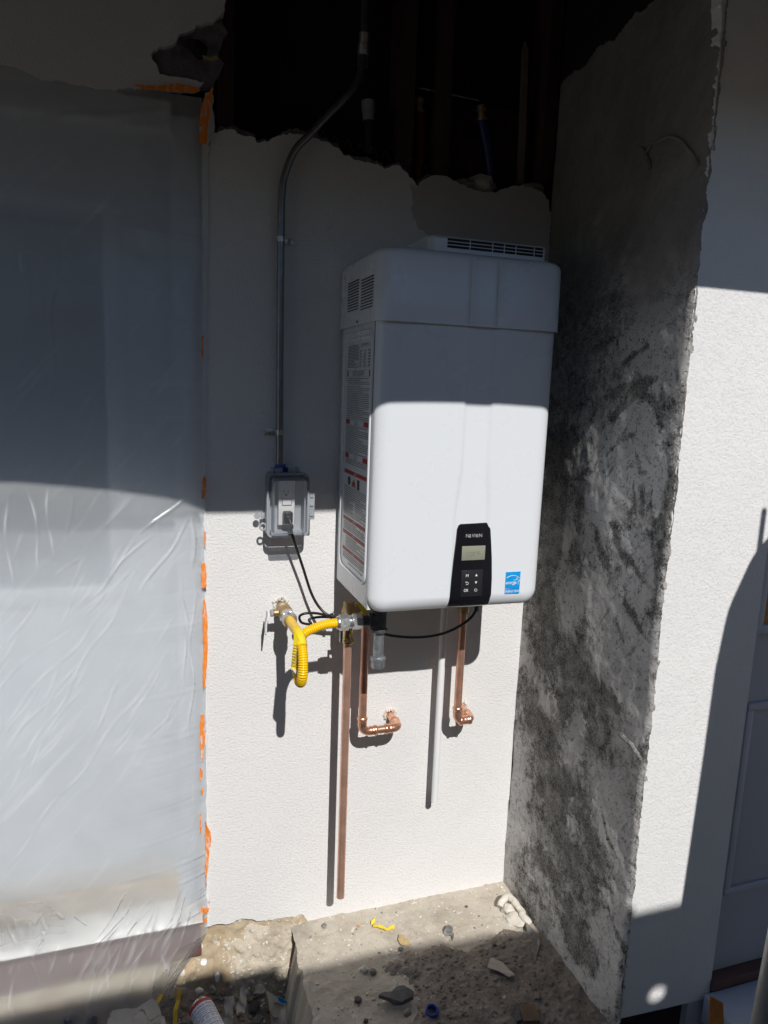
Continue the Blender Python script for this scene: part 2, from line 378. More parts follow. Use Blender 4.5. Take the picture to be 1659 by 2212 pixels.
# back stucco wall, broken away at its top
TOP = [(462, 287), (480, 282), (503, 279), (518, 290), (545, 295), (560, 309), (578, 307), (600, 293), (625, 287), (650, 291), (682, 298), (715, 311), (742, 335), (772, 345), (800, 352), (836, 363), (860, 357), (882, 377), (903, 402)]
top = [at(u, v) for u, v in TOP]
bot = [at(u, v) for u, v in ((1088, 1907), (900, 1945), (668, 1992), (655, 1976), (600, 1984), (560, 1990), (522, 1984), (495, 1996), (470, 1996), (443, 2004))]
XL, XR = .132, 1.055
outer = raggedline([Vector((XL, 0, 2.02))] + top, .006, .006, 3) + [at(925, 385), at(1000, 405), Vector((XR, 0, 2.03))]
low = raggedline([Vector((XR, 0, 0.0))] + bot[1:], .006, .005, 9)
wall = thing('stucco_wall', 'white rough stucco wall behind the tankless heater, its top edge broken away', 'wall', (.6, 0, 0))
bm = B(); prism(bm, outer + low, (0, .022, 0)); mk('wall', bm, 'stucco', wall, 0)
tq0 = [p + Vector((0, .008, .010 + .012 * mn.noise(p * 25) + .006 * mn.noise(p * 110))) for p in outer[2:-1]]
bm = B(); prism(bm, tq0 + [Vector((1.05, .008, 1.95)), Vector((.14, .008, 1.9))], (0, .010, 0)); mk('scratch_coat_edge', bm, 'lath_paper', wall, 0, 'dark ragged under-coat showing above the broken white edge')
PT = [(886, 398), (905, 403), (920, 386), (940, 378), (965, 380), (990, 395), (1010, 406), (1040, 414), (1072, 417), (1092, 406), (1122, 402), (1150, 406), (1170, 414), (1186, 432)]
pp = raggedline([at(u, v, -.003) for u, v in PT], .007, .006, 21) + raggedline([at(u, v, -.003) for u, v in ((1188, 470), (1186, 560), (1050, 575), (930, 520), (893, 470), (886, 398))], .01, .008, 5)
bm = B(); prism(bm, pp[:-1], (0, .008, 0)); mk('plaster_patch', bm, 'stucco_patch', wall, 0, 'smoother grey-brown trowelled patch')
bm = B()
for i, (u, v, s) in enumerate(((1030, 400, .05), (1055, 408, .04), (1150, 408, .03), (915, 396, .02), (1005, 398, .028))):
    p = at(u, v, .03); rock(bm, p, (s, .02, s * .5), i + 3.3)
mk('broken_plaster', bm, 'stucco_raw', wall)
bm = B()
for i in range(9):
    u = 690 + i * 27; v = 300 + i * 8
    a = at(u, v, .012); tube(bm, smoothpath([a, a + Vector((.006, -.012, .012)), a + Vector((.02, -.008, -.006 - .01 * random.random()))], 4), .0007, 5)
mk('lath_wire', bm, 'black_iron', wall)
# cavity above the wall: back board, studs
cav = thing('wall_framing', 'dark open wall framing with black paper above the stucco', 'framing', (.6, .1, 2.0))
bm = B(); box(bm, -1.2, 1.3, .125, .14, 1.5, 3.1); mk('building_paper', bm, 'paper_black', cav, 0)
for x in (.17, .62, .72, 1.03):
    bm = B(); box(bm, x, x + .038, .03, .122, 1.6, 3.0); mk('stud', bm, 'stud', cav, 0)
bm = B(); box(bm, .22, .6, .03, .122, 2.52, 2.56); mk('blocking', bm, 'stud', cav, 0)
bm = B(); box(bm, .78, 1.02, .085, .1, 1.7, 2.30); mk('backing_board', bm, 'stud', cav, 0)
# header stucco over the sheeted door
hd = thing('stucco_header', 'shaded stucco band above the plastic sheeting with a torn right edge', 'wall', (-.3, 0, 2.2))
HB = [(0, 160), (60, 168), (120, 172), (170, 183), (240, 192), (300, 190), (372, 188), (432, 186), (440, 176), (400, 168), (345, 160), (330, 130), (326, 118), (345, 100), (372, 97), (385, 75), (420, 62), (452, 48), (478, 30), (488, 0)]
hp = raggedline([at(u, v, -.012) for u, v in HB], .008, .007, 31)
z9 = 3.0
hp = [Vector((-1.2, -.012, 2.14))] + hp + [Vector((.24, -.012, z9)), Vector((-1.2, -.012, z9))]
bm = B(); prism(bm, hp, (0, .034, 0)); mk('wall', bm, 'stucco', hd, 0)
tp = raggedline([at(u, v, .004) for u, v in ((320, 175), (330, 95), (400, 55), (470, 25), (492, 70), (472, 110), (478, 150), (462, 190), (400, 192), (320, 175))], .012, .012, 4)
bm = B(); prism(bm, tp[:-1], (0, .02, 0))
mk('torn_lath_paper', bm, 'lath_paper', hd, 0)
bm = B(); rock(bm, at(428, 105, -.002), (.03, .012, .02), 2.2); mk('hole', bm, 'paper_black', hd)
bm = B(); prism(bm, [at(u, v, -.006) for u, v in ((436, 118), (452, 124), (468, 119), (474, 128), (455, 131), (440, 126))], (0, .003, 0)); mk('paper_scrap', bm, 'leaf', hd, 0)
# return wall of grey mortar
ret = thing('mortar_wall', 'side return wall of smeared grey mortar beside the heater', 'wall', (1.08, -.3, 0))
RT = [(1.0, 2.9)]
def jag(y, z, s): return mn.noise(Vector((y * 25, z * 25, s))) * .004 + mn.noise(Vector((y * 120, z * 310, s))) * .0035
NY, NZ = 130, 600
def retf(y, z):
    e = max(0.0, (-y - .566) / .017)
    x = 1.055 + .005 * fbm(y * 5, z * 4, 2) + .0010 * fbm(y * 40, z * 30, 5) + .011 * e * e * (0.6 + .5 * mn.noise(Vector((0, z * 30, 0))))
    yy = y + (jag(y, z, 3) if y < -.5 else 0)
    return Vector((x, yy, z))
# where the trowel left smooth pale mortar (+) and where the dark gritty scratch coat shows (-); measured strokes, size in photo pixels
def px(p):
    q = [p[0] - cam.location.x, p[1] - CAM_Y, p[2] - CAM_Z]; c_ = [sum(CAMX[i][k] * q[i] for i in range(3)) for k in range(3)]
    return 829.5 + F * c_[0] / c_[2], 1106 + F * c_[1] / c_[2]
STROKES = [(1342, 960, 1272, 1150, 52, 1), (1382, 900, 1412, 1050, 36, 1), (1372, 1180, 1392, 1280, 40, 1), (1282, 1270, 1352, 1420, 46, 1), (1342, 1430, 1382, 1560, 40, 1), (1307, 1665, 1332, 1800, 38, 1.2), (1102, 1640, 1132, 1800, 26, .8), (1088, 1450, 1092, 1900, 20, 1.1), (1232, 1640, 1252, 1560, 22, .9), (1232, 1780, 1232, 1810, 20, 1), (1232, 1340, 1212, 1240, 26, .7), (1337, 1850, 1317, 2050, 20, 1.2), (1312, 2080, 1307, 2160, 18, 1.1), (1222, 1150, 1222, 1175, 14, .8), (1412, 700, 1382, 780, 34, .8), (1452, 690, 1432, 800, 26, .8), (1172, 1900, 1212, 1980, 18, .8), (1192, 2020, 1272, 2140, 20, 1), (1382, 600, 1412, 680, 34, .8), (1142, 1420, 1182, 1540, 16, .6), (1110, 1330, 1125, 1420, 16, .7), (1330, 1600, 1290, 1640, 18, .7), (1260, 1900, 1290, 2020, 12, .8), (1420, 830, 1455, 760, 24, .7),
    (1272, 660, 1422, 640, 12, -1.1), (1362, 560, 1432, 545, 7, -.9), (1332, 852, 1425, 812, 11, -1.3), (1325, 905, 1385, 832, 9, -1.2), (1382, 850, 1428, 884, 8, -1.2), (1400, 860, 1436, 900, 5, -1), (1322, 970, 1372, 930, 8, -1.2), (1362, 940, 1382, 1020, 7, -1.2), (1392, 1000, 1382, 1110, 7, -1.1), (1412, 1020, 1402, 1100, 5, -1), (1372, 1040, 1366, 1110, 4, -1), (1212, 960, 1182, 1130, 30, -1), (1262, 1020, 1242, 1230, 12, -1), (1192, 1150, 1172, 1420, 28, -.75), (1232, 1420, 1222, 1560, 22, -.8), (1322, 1130, 1337, 1160, 8, -1.1), (1327, 1170, 1392, 1262, 11, -1.4), (1282, 1140, 1312, 1230, 9, -1), (1247, 1440, 1332, 1530, 12, -1.2), (1272, 1500, 1312, 1650, 24, -1), (1142, 1480, 1192, 1700, 18, -.7), (1172, 1560, 1202, 1700, 22, -.7), (1252, 1740, 1322, 1900, 17, -1), (1202, 1760, 1282, 1960, 24, -.8), (1182, 1700, 1232, 1850, 18, -.6), (1162, 1840, 1282, 2100, 20, -.7), (1212, 1950, 1242, 2080, 16, -.6), (1450, 1020, 1442, 1130, 13, -1.1), (1432, 830, 1427, 930, 5, -1), (1472, 850, 1468, 930, 6, -1.1), (1405, 1560, 1392, 1640, 10, -1), (1300, 1760, 1335, 1860, 5, -1.2), (1310, 1960, 1350, 2060, 5, -1.2), (1290, 1900, 1330, 1930, 4, -1), (1345, 780, 1400, 745, 7, -1), (1290, 760, 1330, 700, 9, -.8), (1350, 1300, 1385, 1360, 6, -1), (1330, 1340, 1365, 1430, 7, -.9), (1395, 1150, 1415, 1230, 7, -1), (1425, 1180, 1415, 1330, 9, -1)]
def smear(y, z):
    u, v = px((1.055, y, z)); m = 0.0
    u += 7 * mn.noise(Vector((y * 22, z * 22, 3))) + 3 * mn.noise(Vector((y * 70, z * 70, 8))); v += 10 * mn.noise(Vector((y * 20, z * 20, 9)))
    for x0, y0, x1, y1, wd, val in STROKES:
        if not (min(x0, x1) - 3 * wd < u < max(x0, x1) + 3 * wd and min(y0, y1) - 3 * wd < v < max(y0, y1) + 3 * wd): continue
        dx, dy = x1 - x0, y1 - y0; k = max(0, min(1, ((u - x0) * dx + (v - y0) * dy) / (dx * dx + dy * dy + 1e-6)))
        d2 = (u - x0 - k * dx) ** 2 + (v - y0 - k * dy) ** 2; m += val * math.exp(-d2 / (wd * wd))
    return max(0, min(1, .5 + .5 * m))
bm = B(); grid(bm, lin(-.583, .0, NY), lin(-.06, 2.42, NZ), retf)
lay = bm.verts.layers.float.new('smear')
for vv in bm.verts: vv[lay] = smear(vv.co.y, vv.co.z)
for f in [f for f in bm.faces if f.calc_center_median().z > 2.35 + .07 * (-f.calc_center_median().y) / .58 + .03 * fbm(f.calc_center_median().y * 9, f.calc_center_median().z * 6, 1)]: bm.faces.remove(f)
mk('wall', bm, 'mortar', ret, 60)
bm = B(); box(bm, 1.074, 1.30, -.555, .13, -.06, 3.0); mk('backing', bm, 'paper_black', ret, 0)
bm = B()
rc2 = random.Random(4)
for i in range(190):                      # crumbs of mortar along the broken outer corner
    z = .02 + 2.3 * rc2.random()
    if mn.noise(Vector((0, z * 7, 2))) < -.12: continue
    k_ = .35 + rc2.random() ** 2
    rock(bm, (1.062 + .006 * rc2.random(), -.579 + .007 * rc2.random(), z), (.0052 * k_, .0045 * k_, .009 * k_), i * .77, 1)
mk('broken_corner', bm, 'stucco_raw', ret)
for k, (pts, r) in enumerate(((((1395, 345), (1400, 320), (1430, 300), (1465, 300), (1500, 340), (1505, 360)), .006), (((1405, 365), (1395, 340), (1385, 320)), .008), (((1340, 1585), (1365, 1610), (1385, 1640)), .007))):
    bm = B(); q = [atx(u, v, 1.052) for u, v in pts]; q = smoothpath(q, 5)
    tube(bm, [p + Vector((0, .004 * mn.noise(p * 90), .006 * mn.noise(p * 60))) for p in q], [r * (.5 + .7 * abs(mn.noise(p * 50))) for p in q], 7)
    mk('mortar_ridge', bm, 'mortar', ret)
# right front wall strip
XD = 1.336
fw = thing('front_stucco_wall', 'sunlit coarse white stucco strip to the right of the mortar return, beside the door', 'wall', (1.2, -.58, 0))
le = raggedline([Vector((1.066, -.58, .05)), Vector((1.062, -.58, .8)), Vector((1.06, -.58, 1.6)), Vector((1.058, -.58, 2.2)), Vector((1.045, -.58, 2.32)), Vector((1.06, -.58, 2.9))], .004, .0034, 12)
bm = B(); prism(bm, le + [Vector((2.9, -.58, 2.9)), Vector((2.9, -.58, 2.12)), Vector((XD, -.58, 2.12)), Vector((XD, -.58, .036)), Vector((1.2, -.58, .042))], (0, .026, 0)); mk('wall', bm, 'stucco_coarse', fw, 0)
bm = B(); box(bm, 1.075, 1.275, -.55, -.3, -.2, .06); mk('footing', bm, 'foundation', fw, 0)
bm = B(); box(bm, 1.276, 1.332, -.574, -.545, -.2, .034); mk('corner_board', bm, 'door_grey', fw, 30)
bm = B(); box(bm, 2.28, 2.9, -.578, -.55, -.2, 2.118); mk('wall_beyond_door', bm, 'stucco_coarse', fw, 0)
# door on the right
door = thing('side_door', 'shaded pale panelled door at the right edge beside the stucco strip', 'door', (1.8, -.57, .09))
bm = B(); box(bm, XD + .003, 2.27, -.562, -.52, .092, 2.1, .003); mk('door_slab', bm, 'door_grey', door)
def frame(bm, x0, x1, z0, z1, wd, y0, y1):
    box(bm, x0, x1, y0, y1, z0, z0 + wd, .004); box(bm, x0, x1, y0, y1, z1 - wd, z1, .004)
    box(bm, x0, x0 + wd, y0 + .001, y1, z0 + wd - .002, z1 - wd + .002, .004); box(bm, x1 - wd, x1, y0 + .001, y1, z0 + wd - .002, z1 - wd + .002, .004)
    return bm
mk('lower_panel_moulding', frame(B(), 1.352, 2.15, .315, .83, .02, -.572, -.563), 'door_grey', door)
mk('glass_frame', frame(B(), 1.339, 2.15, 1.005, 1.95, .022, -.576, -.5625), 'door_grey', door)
bm = B(); box(bm, 1.359, 2.13, -.568, -.5655, 1.025, 1.93); mk('pane', bm, 'amber', door, 0)
bm = B(); box(bm, XD - .002, 2.275, -.59, -.5, .062, .09, .003); mk('threshold', bm, 'sill_brown', door)
st = thing('timber_step', 'pale grey painted timber step below the right door', 'step', (1.7, -.62, 0))
bm = B(); box(bm, 1.312, 2.4, -.70, -.585, -.02, .058, .004); mk('step_board', bm, 'grey_board', st)
bm = B(); box(bm, 1.36, 2.38, -.69, -.592, -.23, -.024); mk('riser', bm, 'sill_brown', st)
bm = B(); prism(bm, [at(u, v, -.703) for u, v in ((1533, 2150), (1560, 2165), (1562, 2212), (1530, 2212))], (0, -.003, 0))
tag(mk('orange_scrap', bm, 'orange_wood', None, 0), 'orange scrap hanging at the end of the grey timber step', 'scrap')
# concrete ledge, foundation, soil
def slabf(x, y): return Vector((x + (.008 * mn.noise(Vector((0, y * 25, 0))) + .005 * mn.noise(Vector((0, y * 80, 3)))) * (x < .40), y, .004 * fbm(x * 7, y * 7) + .0022 * fbm(x * 40, y * 40, 3) - (.004 if x < .375 else 0)))
bm = B(); ys = lin(-.72, .01, 130); xs = [.362 + .7 * i / 130 for i in range(131)]
grid(bm, xs, ys, slabf)
n0 = len(bm.verts); bm.verts.ensure_lookup_table()
left = [bm.verts[j * len(xs)] for j in range(len(ys))]
for v in left:
    if v.co.y > -.12: v.co.x += .038 * ((v.co.y + .12) / .13) ** 1.5
lw = [bm.verts.new(v.co + Vector((-.045 + .012 * mn.noise(v.co * 30), 0, -.26))) for v in left]
for a, b, c, d in zip(left, left[1:], lw[1:], lw): bm.faces.new((a, b, c, d))
structure(mk('concrete_ledge', bm, 'slab', None, 50))
def fnd(x, z):
    k = max(0, min(1, (.04 - z) / .24)); cr = 1 / (1 + math.exp(-((-.045 + .10 * (x - .2) / .2 + .03 * fbm(x * 9, z * 9)) - z) * 60)) if x > .15 else 0
    y = .020 - .060 * k ** 1.3 - .014 * cr - .006 * fbm(x * 14, z * 14, 1) - .004 * fbm(x * 45, z * 45, 4)
    if x > .405: y += (x - .405) * .6
    return Vector((x, y, z))
bm = B(); grid(bm, lin(-1.2, .44, 330), lin(-.26, .075, 80), fnd); 
structure(mk('foundation', bm, 'foundation', None, 60))
bm = B()
def scr(x, z):
    p = fnd(x, z); e = fbm(x * 16, z * 16, 7) * .035
    edge = min(x - .19 + e, .40 - x, -.015 + .06 * math.sin((x - .2) * 18) * .4 + .12 * (x - .2) - z + e, z + .235)
    p.y -= max(-.012, min(.011, edge * .5)) + .004 * fbm(x * 60, z * 60, 2); return p
grid(bm, lin(.13, .405, 100), lin(-.235, .035, 90), scr); structure(mk('crumbled_render', bm, 'scree', None, 60))
def soilf(x, y):
    z = -.125 - .075 * max(0, min(1, (x + .05) / .38)) + .03 * math.exp(-((y + .02) / .05) ** 2) - .06 * max(0, -y - .25) + .012 * fbm(x * 10, y * 10) + .006 * fbm(x * 45, y * 45, 3)
    if y < -.9: z -= (-.9 - y) * .3
    return Vector((x, y, z))
bm = B(); grid(bm, lin(-1.3, .378, 200), lin(-1.1, .03, 160), soilf); structure(mk('soil', bm, 'soil', None, 60))
def dirtf(x, y):
    o = fbm(x * 7, y * 7, 4) * .06
    e = min(x - .60 + o + .35 * max(0, -y - .30), -.205 + .05 * (x - .8) - y + o, 1.2 - x, y + .75)
    return Vector((x, y, -.006 + .020 * max(0, min(1, e / .05)) ** .7 + .005 * fbm(x * 20, y * 20, 1) * (e > 0) + .0022 * fbm(x * 85, y * 85) * (e > 0)))
bm = B(); grid(bm, lin(.45, 1.068, 190), lin(-.74, -.12, 190), dirtf); structure(mk('dirt', bm, 'soil', None, 60))
# roof overhang that shades the upper wall (front lower corner throws the shade line)
EY = -1.0; EZ = 1.54 - .325 + .95 * 1.0
roof = thing('roof_overhang', 'deep roof overhang above the wall throwing the shade line', 'roof', (.5, 0, 2.7))
bm = B(); box(bm, -3.5, 4.5, EY, EY + .035, EZ, EZ + .16); mk('fascia_board', bm, 'soffit', roof, 0)
bm = B(); prism(bm, [(-3.5, EY + .04, EZ + .06), (-3.5, .6, EZ + .06 + .5 * 1.56), (-3.5, .6, EZ + .16 + .5 * 1.56), (-3.5, EY - .03, EZ + .165)], (8, 0, 0)); mk('roof_deck', bm, 'roof', roof, 0)
for i in range(14):
    x = -3.3 + i * .6; bm = B(); prism(bm, [(x, EY + .04, EZ + .02), (x, .1, EZ + .57), (x, .1, EZ + .66), (x, EY + .04, EZ + .05)], (.04, 0, 0)); mk('rafter', bm, 'soffit', roof, 0)
hs = thing('house_wall', 'plain house wall either side beyond the picture', 'wall', (-2, 0, 0))
bm = B(); box(bm, -3.4, -1.0, -.02, .12, -.26, 3.0); mk('wall', bm, 'stucco', hs, 0)
bm = B(); box(bm, -3.4, 4.4, .2, .3, -.26, 3.0); mk('inner_wall', bm, 'paper_black', hs, 0)
# fence along the other side of the yard
FY = -2.6; FZ = .335 + .95 * (-.58 - FY)
fn = thing('board_fence', 'tall board fence along the far side of the narrow yard', 'fence', (.4, FY, -.24))
KX, KZ, KR = 1.169 - .012 * (-.58 - FY), .101 + .95 * (-.58 - FY), .027      # made-up hole, added to throw a spot of sun on the wall
for i in range(38):
    x = -2.55 + i * .15; bm = B(); zt = FZ + .003 * random.random() + .055 * max(0, min(1, (1.05 - x) / .5)) + .06 * max(0, min(1, (.30 - x) / .3))
    if x < KX - KR and KX + KR < x + .15:
        z0_, z1_ = KZ - .2, KZ + .08
        box(bm, x, x + .1498, FY - .02, FY, -.24, z0_); box(bm, x, x + .1498, FY - .02, FY, z1_, zt); n_ = 24; rings = []
        for rect, yy in ((True, FY), (False, FY), (False, FY - .02), (True, FY - .02)):
            rg = []
            for k in range(n_):
                t = 2 * math.pi * k / n_; c_, s_ = math.cos(t), math.sin(t)
                if rect:
                    m_ = min((x + .1498 - KX) / c_ if c_ > 1e-6 else 9, (x - KX) / c_ if c_ < -1e-6 else 9, (z1_ - KZ) / s_ if s_ > 1e-6 else 9, (z0_ - KZ) / s_ if s_ < -1e-6 else 9)
                    rg.append(bm.verts.new((KX + c_ * m_, yy, KZ + s_ * m_)))
                else: rg.append(bm.verts.new((KX + c_ * KR, yy, KZ + s_ * KR)))
            rings.append(rg)
        for a, b in zip(rings, rings[1:]):
            for k in range(n_): bm.faces.new((a[k], a[(k + 1) % n_], b[(k + 1) % n_], b[k]))
        for cx_, cz_ in ((x, z0_), (x + .1498, z0_), (x, z1_), (x + .1498, z1_)):   # corners the fan leaves out
            near = sorted(rings[0], key=lambda v: (v.co.x - cx_) ** 2 + (v.co.z - cz_) ** 2)[:2]
            prism(bm, [near[0].co, near[1].co, (cx_, FY, cz_)], (0, -.02, 0))
    else: box(bm, x, x + .1498, FY - .02, FY, -.24, zt)
    mk('board', bm, 'fence_wood', fn, 0)
for z in (.2, 1.7):
    bm = B(); box(bm, -2.6, 3.1, FY - .06, FY - .022, z, z + .09); mk('rail', bm, 'fence_wood', fn, 0)
# unseen tank added right of the frame, its outline shaped to shade the door
tk = thing('shade_tank', 'unseen round tank added in the yard, shaped to shade the door', 'water heater', (1.43, -1.3, -.24))
bm = B(); lathe(bm, [(-.24, .235), (1.0, .228), (1.4, .216), (1.6, .212), (1.71, .20), (1.80, .165), (1.88, .108), (1.92, .05), (1.925, 0)], (1.43, -1.3, 0), (0, 0, 1), 40); mk('tank', bm, 'tank', tk)
for x in (1.303, 1.55):
    bm = B(); tube(bm, [(x, -1.3, 1.82), (x, -1.3, 1.985)], .008, 12); mk('pipe_stub', bm, 'copper_dull', tk)
# ------------------------------------------------------------------ sheeted door on the left
ed = thing('entry_door', 'white glazed door dimly seen behind the translucent plastic sheet', 'door', (-.35, .05, .1))
bm = B(); box(bm, -.93, .062, .05, .09, .19, 2.1, .003); mk('door_slab', bm, 'door_white', ed)
mk('glass_frame', frame(B(), -.80, -.045, .98, 1.96, .05, .0475, .051), 'door_white', ed)
bm = B(); box(bm, -.752, -.093, .0485, .0495, 1.03, 1.91); mk('pane', bm, 'glass_dark', ed, 0)
bm = B(); box(bm, .0622, .128, .02, .12, .10, 2.14, .0005); mk('door_jamb', bm, 'door_white', ed)
bm = B(); box(bm, -.95, .064, -.004, .12, 2.1, 2.16, .003); mk('head_jamb', bm, 'trim_white', ed)
bm = B(); prism(bm, [(-1.0, .06, .128), (-1.0, -.028, .098), (-1.0, -.036, .092), (-1.0, -.030, .082), (-1.0, .06, .07)], (1.118, 0, 0)); mk('sill', bm, 'sill_metal', ed, 20)
bm = B(); box(bm, -.99, .064, .036, .085, .126, .186, .002); mk('threshold', bm, 'threshold_tan', ed)
bm = B(); box(bm, -1.0, .115, -.022, .06, -.02, .069); mk('sill_support', bm, 'sill_brown', ed)
# strip of white casing between the sheet and the stucco
cs = [at(u, v, -.003) for u, v in ((443, 200), (461, 192), (462, 285), (450, 312), (447, 700), (446, 1100), (449, 1500), (447, 1900), (449, 1975), (441, 1990), (434, 1900), (434, 1100), (436, 330))]
cb = raggedline(cs + [cs[0]], .008, .004, 44)[:-1]
bm = B(); prism(bm, cb, (0, .006, 0)); tag(mk('casing_strip', bm, 'trim_white', None, 0), 'white paint-smeared casing strip between plastic sheet and stucco', 'trim')
# plastic sheeting
FOLDS = []
def fold(a, b, wd, amp, y=-.06): 
    p, q = at(*a, y), at(*b, y); FOLDS.append((p.x, p.z, q.x, q.z, wd, amp))
rf = random.Random(5)
for a, b, wd, am in (((300, 1285), (415, 1115), .0035, .005), ((195, 1288), (300, 1165), .0035, .0035), ((215, 1265), (330, 1150), .003, .004), ((300, 1160), (415, 1060), .0035, .0045), ((0, 1720), (330, 1180), .004, .002), ((0, 1560), (250, 1290), .004, .0015), ((420, 1250), (412, 1640), .003, .004), ((398, 1250), (404, 1500), .003, .0045), ((415, 1110), (418, 1240), .005, .005), ((0, 1870), (390, 1380), .005, .0015), ((20, 1050), (30, 1290), .004, .0022), ((65, 1045), (95, 1240), .004, .0026), ((110, 1040), (112, 1200), .003, .002), ((155, 1050), (150, 1170), .003, .002), ((345, 1120), (340, 1190), .003, .002), ((60, 400), (62, 1040), .005, .0016), ((120, 500), (110, 1040), .005, .0016), ((238, 560), (232, 1000), .005, .0014), ((0, 260), (420, 215), .012, .005), ((80, 300), (400, 240), .014, .005), ((150, 240), (330, 225), .008, .004)):
    fold(a, b, wd, am)
for i in range(34):          # tension creases fanning from the taped edge, and the slack bottom
    u = rf.uniform(60, 400); v = rf.uniform(1120, 1560); L = rf.uniform(60, 190); an = R(rf.uniform(38, 62))
    fold((u, v), (u - L * math.cos(an), v + L * math.sin(an)), rf.uniform(.0025, .004), rf.uniform(.0006, .0018))
for i in range(26):
    u = rf.uniform(250, 440); v = rf.uniform(1900, 2030); L = rf.uniform(80, 260); an = R(rf.uniform(50, 68))
    fold((u, v), (u - L * math.cos(an), v + L * math.sin(an)), rf.uniform(.0028, .005), rf.uniform(.0012, .0032))
for i in range(34):
    u = rf.uniform(0, 400); v = rf.uniform(1950, 2160); L = rf.uniform(20, 80); an = R(rf.uniform(55, 125))
    fold((u, v), (u - L * math.cos(an), v + L * math.sin(an)), rf.uniform(.0025, .005), rf.uniform(.001, .004))
import numpy as np
nx, nz = 300, 880
tz_ = np.linspace(0, 1, nz)
Z = 2.175 - tz_ * (2.175 + .135)
xr = np.where(Z < .045, .132 - .85 * (.045 - Z), .132)
wig = np.array([.004 * mn.noise(Vector((0, z * 22, 3))) + .002 * mn.noise(Vector((0, z * 90, 3))) for z in Z])
xr = xr + wig
tt = np.concatenate([np.linspace(0, .46, 45)[:-1], np.linspace(.46, 1, nx - 44)])     # denser inside the frame
X = -.95 + np.outer(xr + .95, tt); ZZ = np.repeat(Z[:, None], nx, 1)
d = np.clip(xr[:, None] - X, 0, 1)
side_b = .105 * (1 - np.exp(-d / .17))
topf = 1 - np.exp(-np.clip(2.175 - ZZ, 0, 9) / .35)
lowf = np.clip((.085 - ZZ) / .20, 0, 1); nearsill = np.clip((.36 - ZZ) / .27, 0, 1); nearsill = nearsill * nearsill * (3 - 2 * nearsill)
bulge = side_b * topf
Y = -(.008 + bulge * (1 - nearsill) + np.minimum(bulge, .040) * nearsill + .07 * lowf ** 1.1)
CR = np.zeros_like(X)  # whitened film along the folds, painting in their bright glints
for fi, (x0, z0, x1, z1, wd, am) in enumerate(FOLDS):
    L = math.hypot(x1 - x0, z1 - z0) + 1e-6; ux, uz = (x1 - x0) / L, (z1 - z0) / L
    s = (X - x0) * ux + (ZZ - z0) * uz; h = -(X - x0) * uz + (ZZ - z0) * ux + .006 * np.sin(s * 28 + x0 * 90)
    k = np.clip(s / L, 0, 1); tap = np.clip(np.minimum(k, 1 - k) * 4, 0, 1); ok = (s > 0) & (s < L)
    if fi < 13 or fi > 20: CR = np.maximum(CR, (1.0 if fi < 13 else .55) * tap * ok * np.exp(-(h / (.0021 if fi < 13 else .0026)) ** 2) * (.55 + .45 * np.sin(s * 60 + fi)))
    Y -= .7 * am * tap * ok * (np.exp(-(h / wd) ** 2) - .15 * np.exp(-((h - wd * 1.6) / wd) ** 2))
rb = np.array([[mn.noise(Vector((x * 5, z * 3.2, 1))) * .008 + mn.noise(Vector((x * 16 + z * 9, z * 12 - x * 6, 2))) * .0022 for x in X[j, ::3]] for j, z in enumerate(Z)])
Y += np.array([np.interp(np.arange(nx), np.arange(0, nx, 3), rb[j]) for j in range(nz)]) * np.clip(d / .05, 0, 1)
Y = np.minimum(Y, -.006)
co = np.stack([X, Y, ZZ], 2).reshape(-1, 3)
ii = np.arange((nz - 1) * nx).reshape(nz - 1, nx)[:, :-1].ravel()
me = bpy.data.meshes.new('plastic_sheet'); me.from_pydata(co.tolist(), [], np.stack([ii, ii + 1, ii + nx + 1, ii + nx], 1).tolist())
me.polygons.foreach_set('use_smooth', [True] * len(me.polygons)); me.materials.append(MAT['sheet'])
ca_ = me.attributes.new('crease_glint', 'FLOAT', 'POINT'); ca_.data.foreach_set('value', np.clip(CR, 0, 1).ravel().astype(np.float32))
tag(link('plastic_sheet', me), 'translucent plastic masking sheet taped over the door on the left', 'plastic sheet')
# orange masking tape, mostly painted over
def piece(pts, seed, y=-.0115, parent=None, amp=.003):
    q = raggedline([at(u, v, y) for u, v in pts] + [at(*pts[0], y)], .0025, amp, seed)[:-1]
    bm = B(); prism(bm, q, (0, .002, 0)); return mk('tape_piece', bm, 'orange_tape', parent, 0)
tq = thing('masking_tape', 'long broken run of orange tape down the edge of the white stucco', 'tape', (.13, -.01, .8))
def sp(pts): return [(x * .6636, y * .6636) for x, y in pts]
for i, pts in enumerate((((664, 1735), (670, 1730), (670, 1778), (665, 1780)), ((655, 1836), (667, 1832), (671, 1875), (672, 1910), (658, 1915), (654, 1870)), ((661, 1955), (667, 1950), (675, 2020), (676, 2130), (672, 2190), (663, 2250), (660, 2200), (663, 2090), (659, 2000)),
        ((653, 2330), (664, 2326), (668, 2400), (662, 2470), (655, 2478), (651, 2400)), ((652, 2500), (660, 2510), (656, 2545), (650, 2540)), ((654, 2575), (664, 2565), (662, 2580), (656, 2590)), ((650, 2655), (655, 2650), (656, 2712), (651, 2715)),
        ((667, 2672), (676, 2690), (688, 2725), (683, 2770), (676, 2830), (670, 2882), (668, 2830), (670, 2750)), ((653, 2955), (662, 2952), (659, 2980), (652, 2980)), ((664, 2955), (681, 2958), (676, 2970), (665, 2975)), ((665, 2990), (676, 2985), (672, 3003), (664, 3004)), ((651, 3018), (660, 3006), (654, 3022), (650, 3028)), ((679, 2935), (684, 2930), (683, 2944)), ((658, 1560), (668, 1540), (672, 1600), (664, 1628), (656, 1622)), ((655, 1100), (662, 1090), (660, 1180)))):
    piece(sp(pts), i * 1.3, -.0215 if i not in (0,) else -.014, tq, .0022)
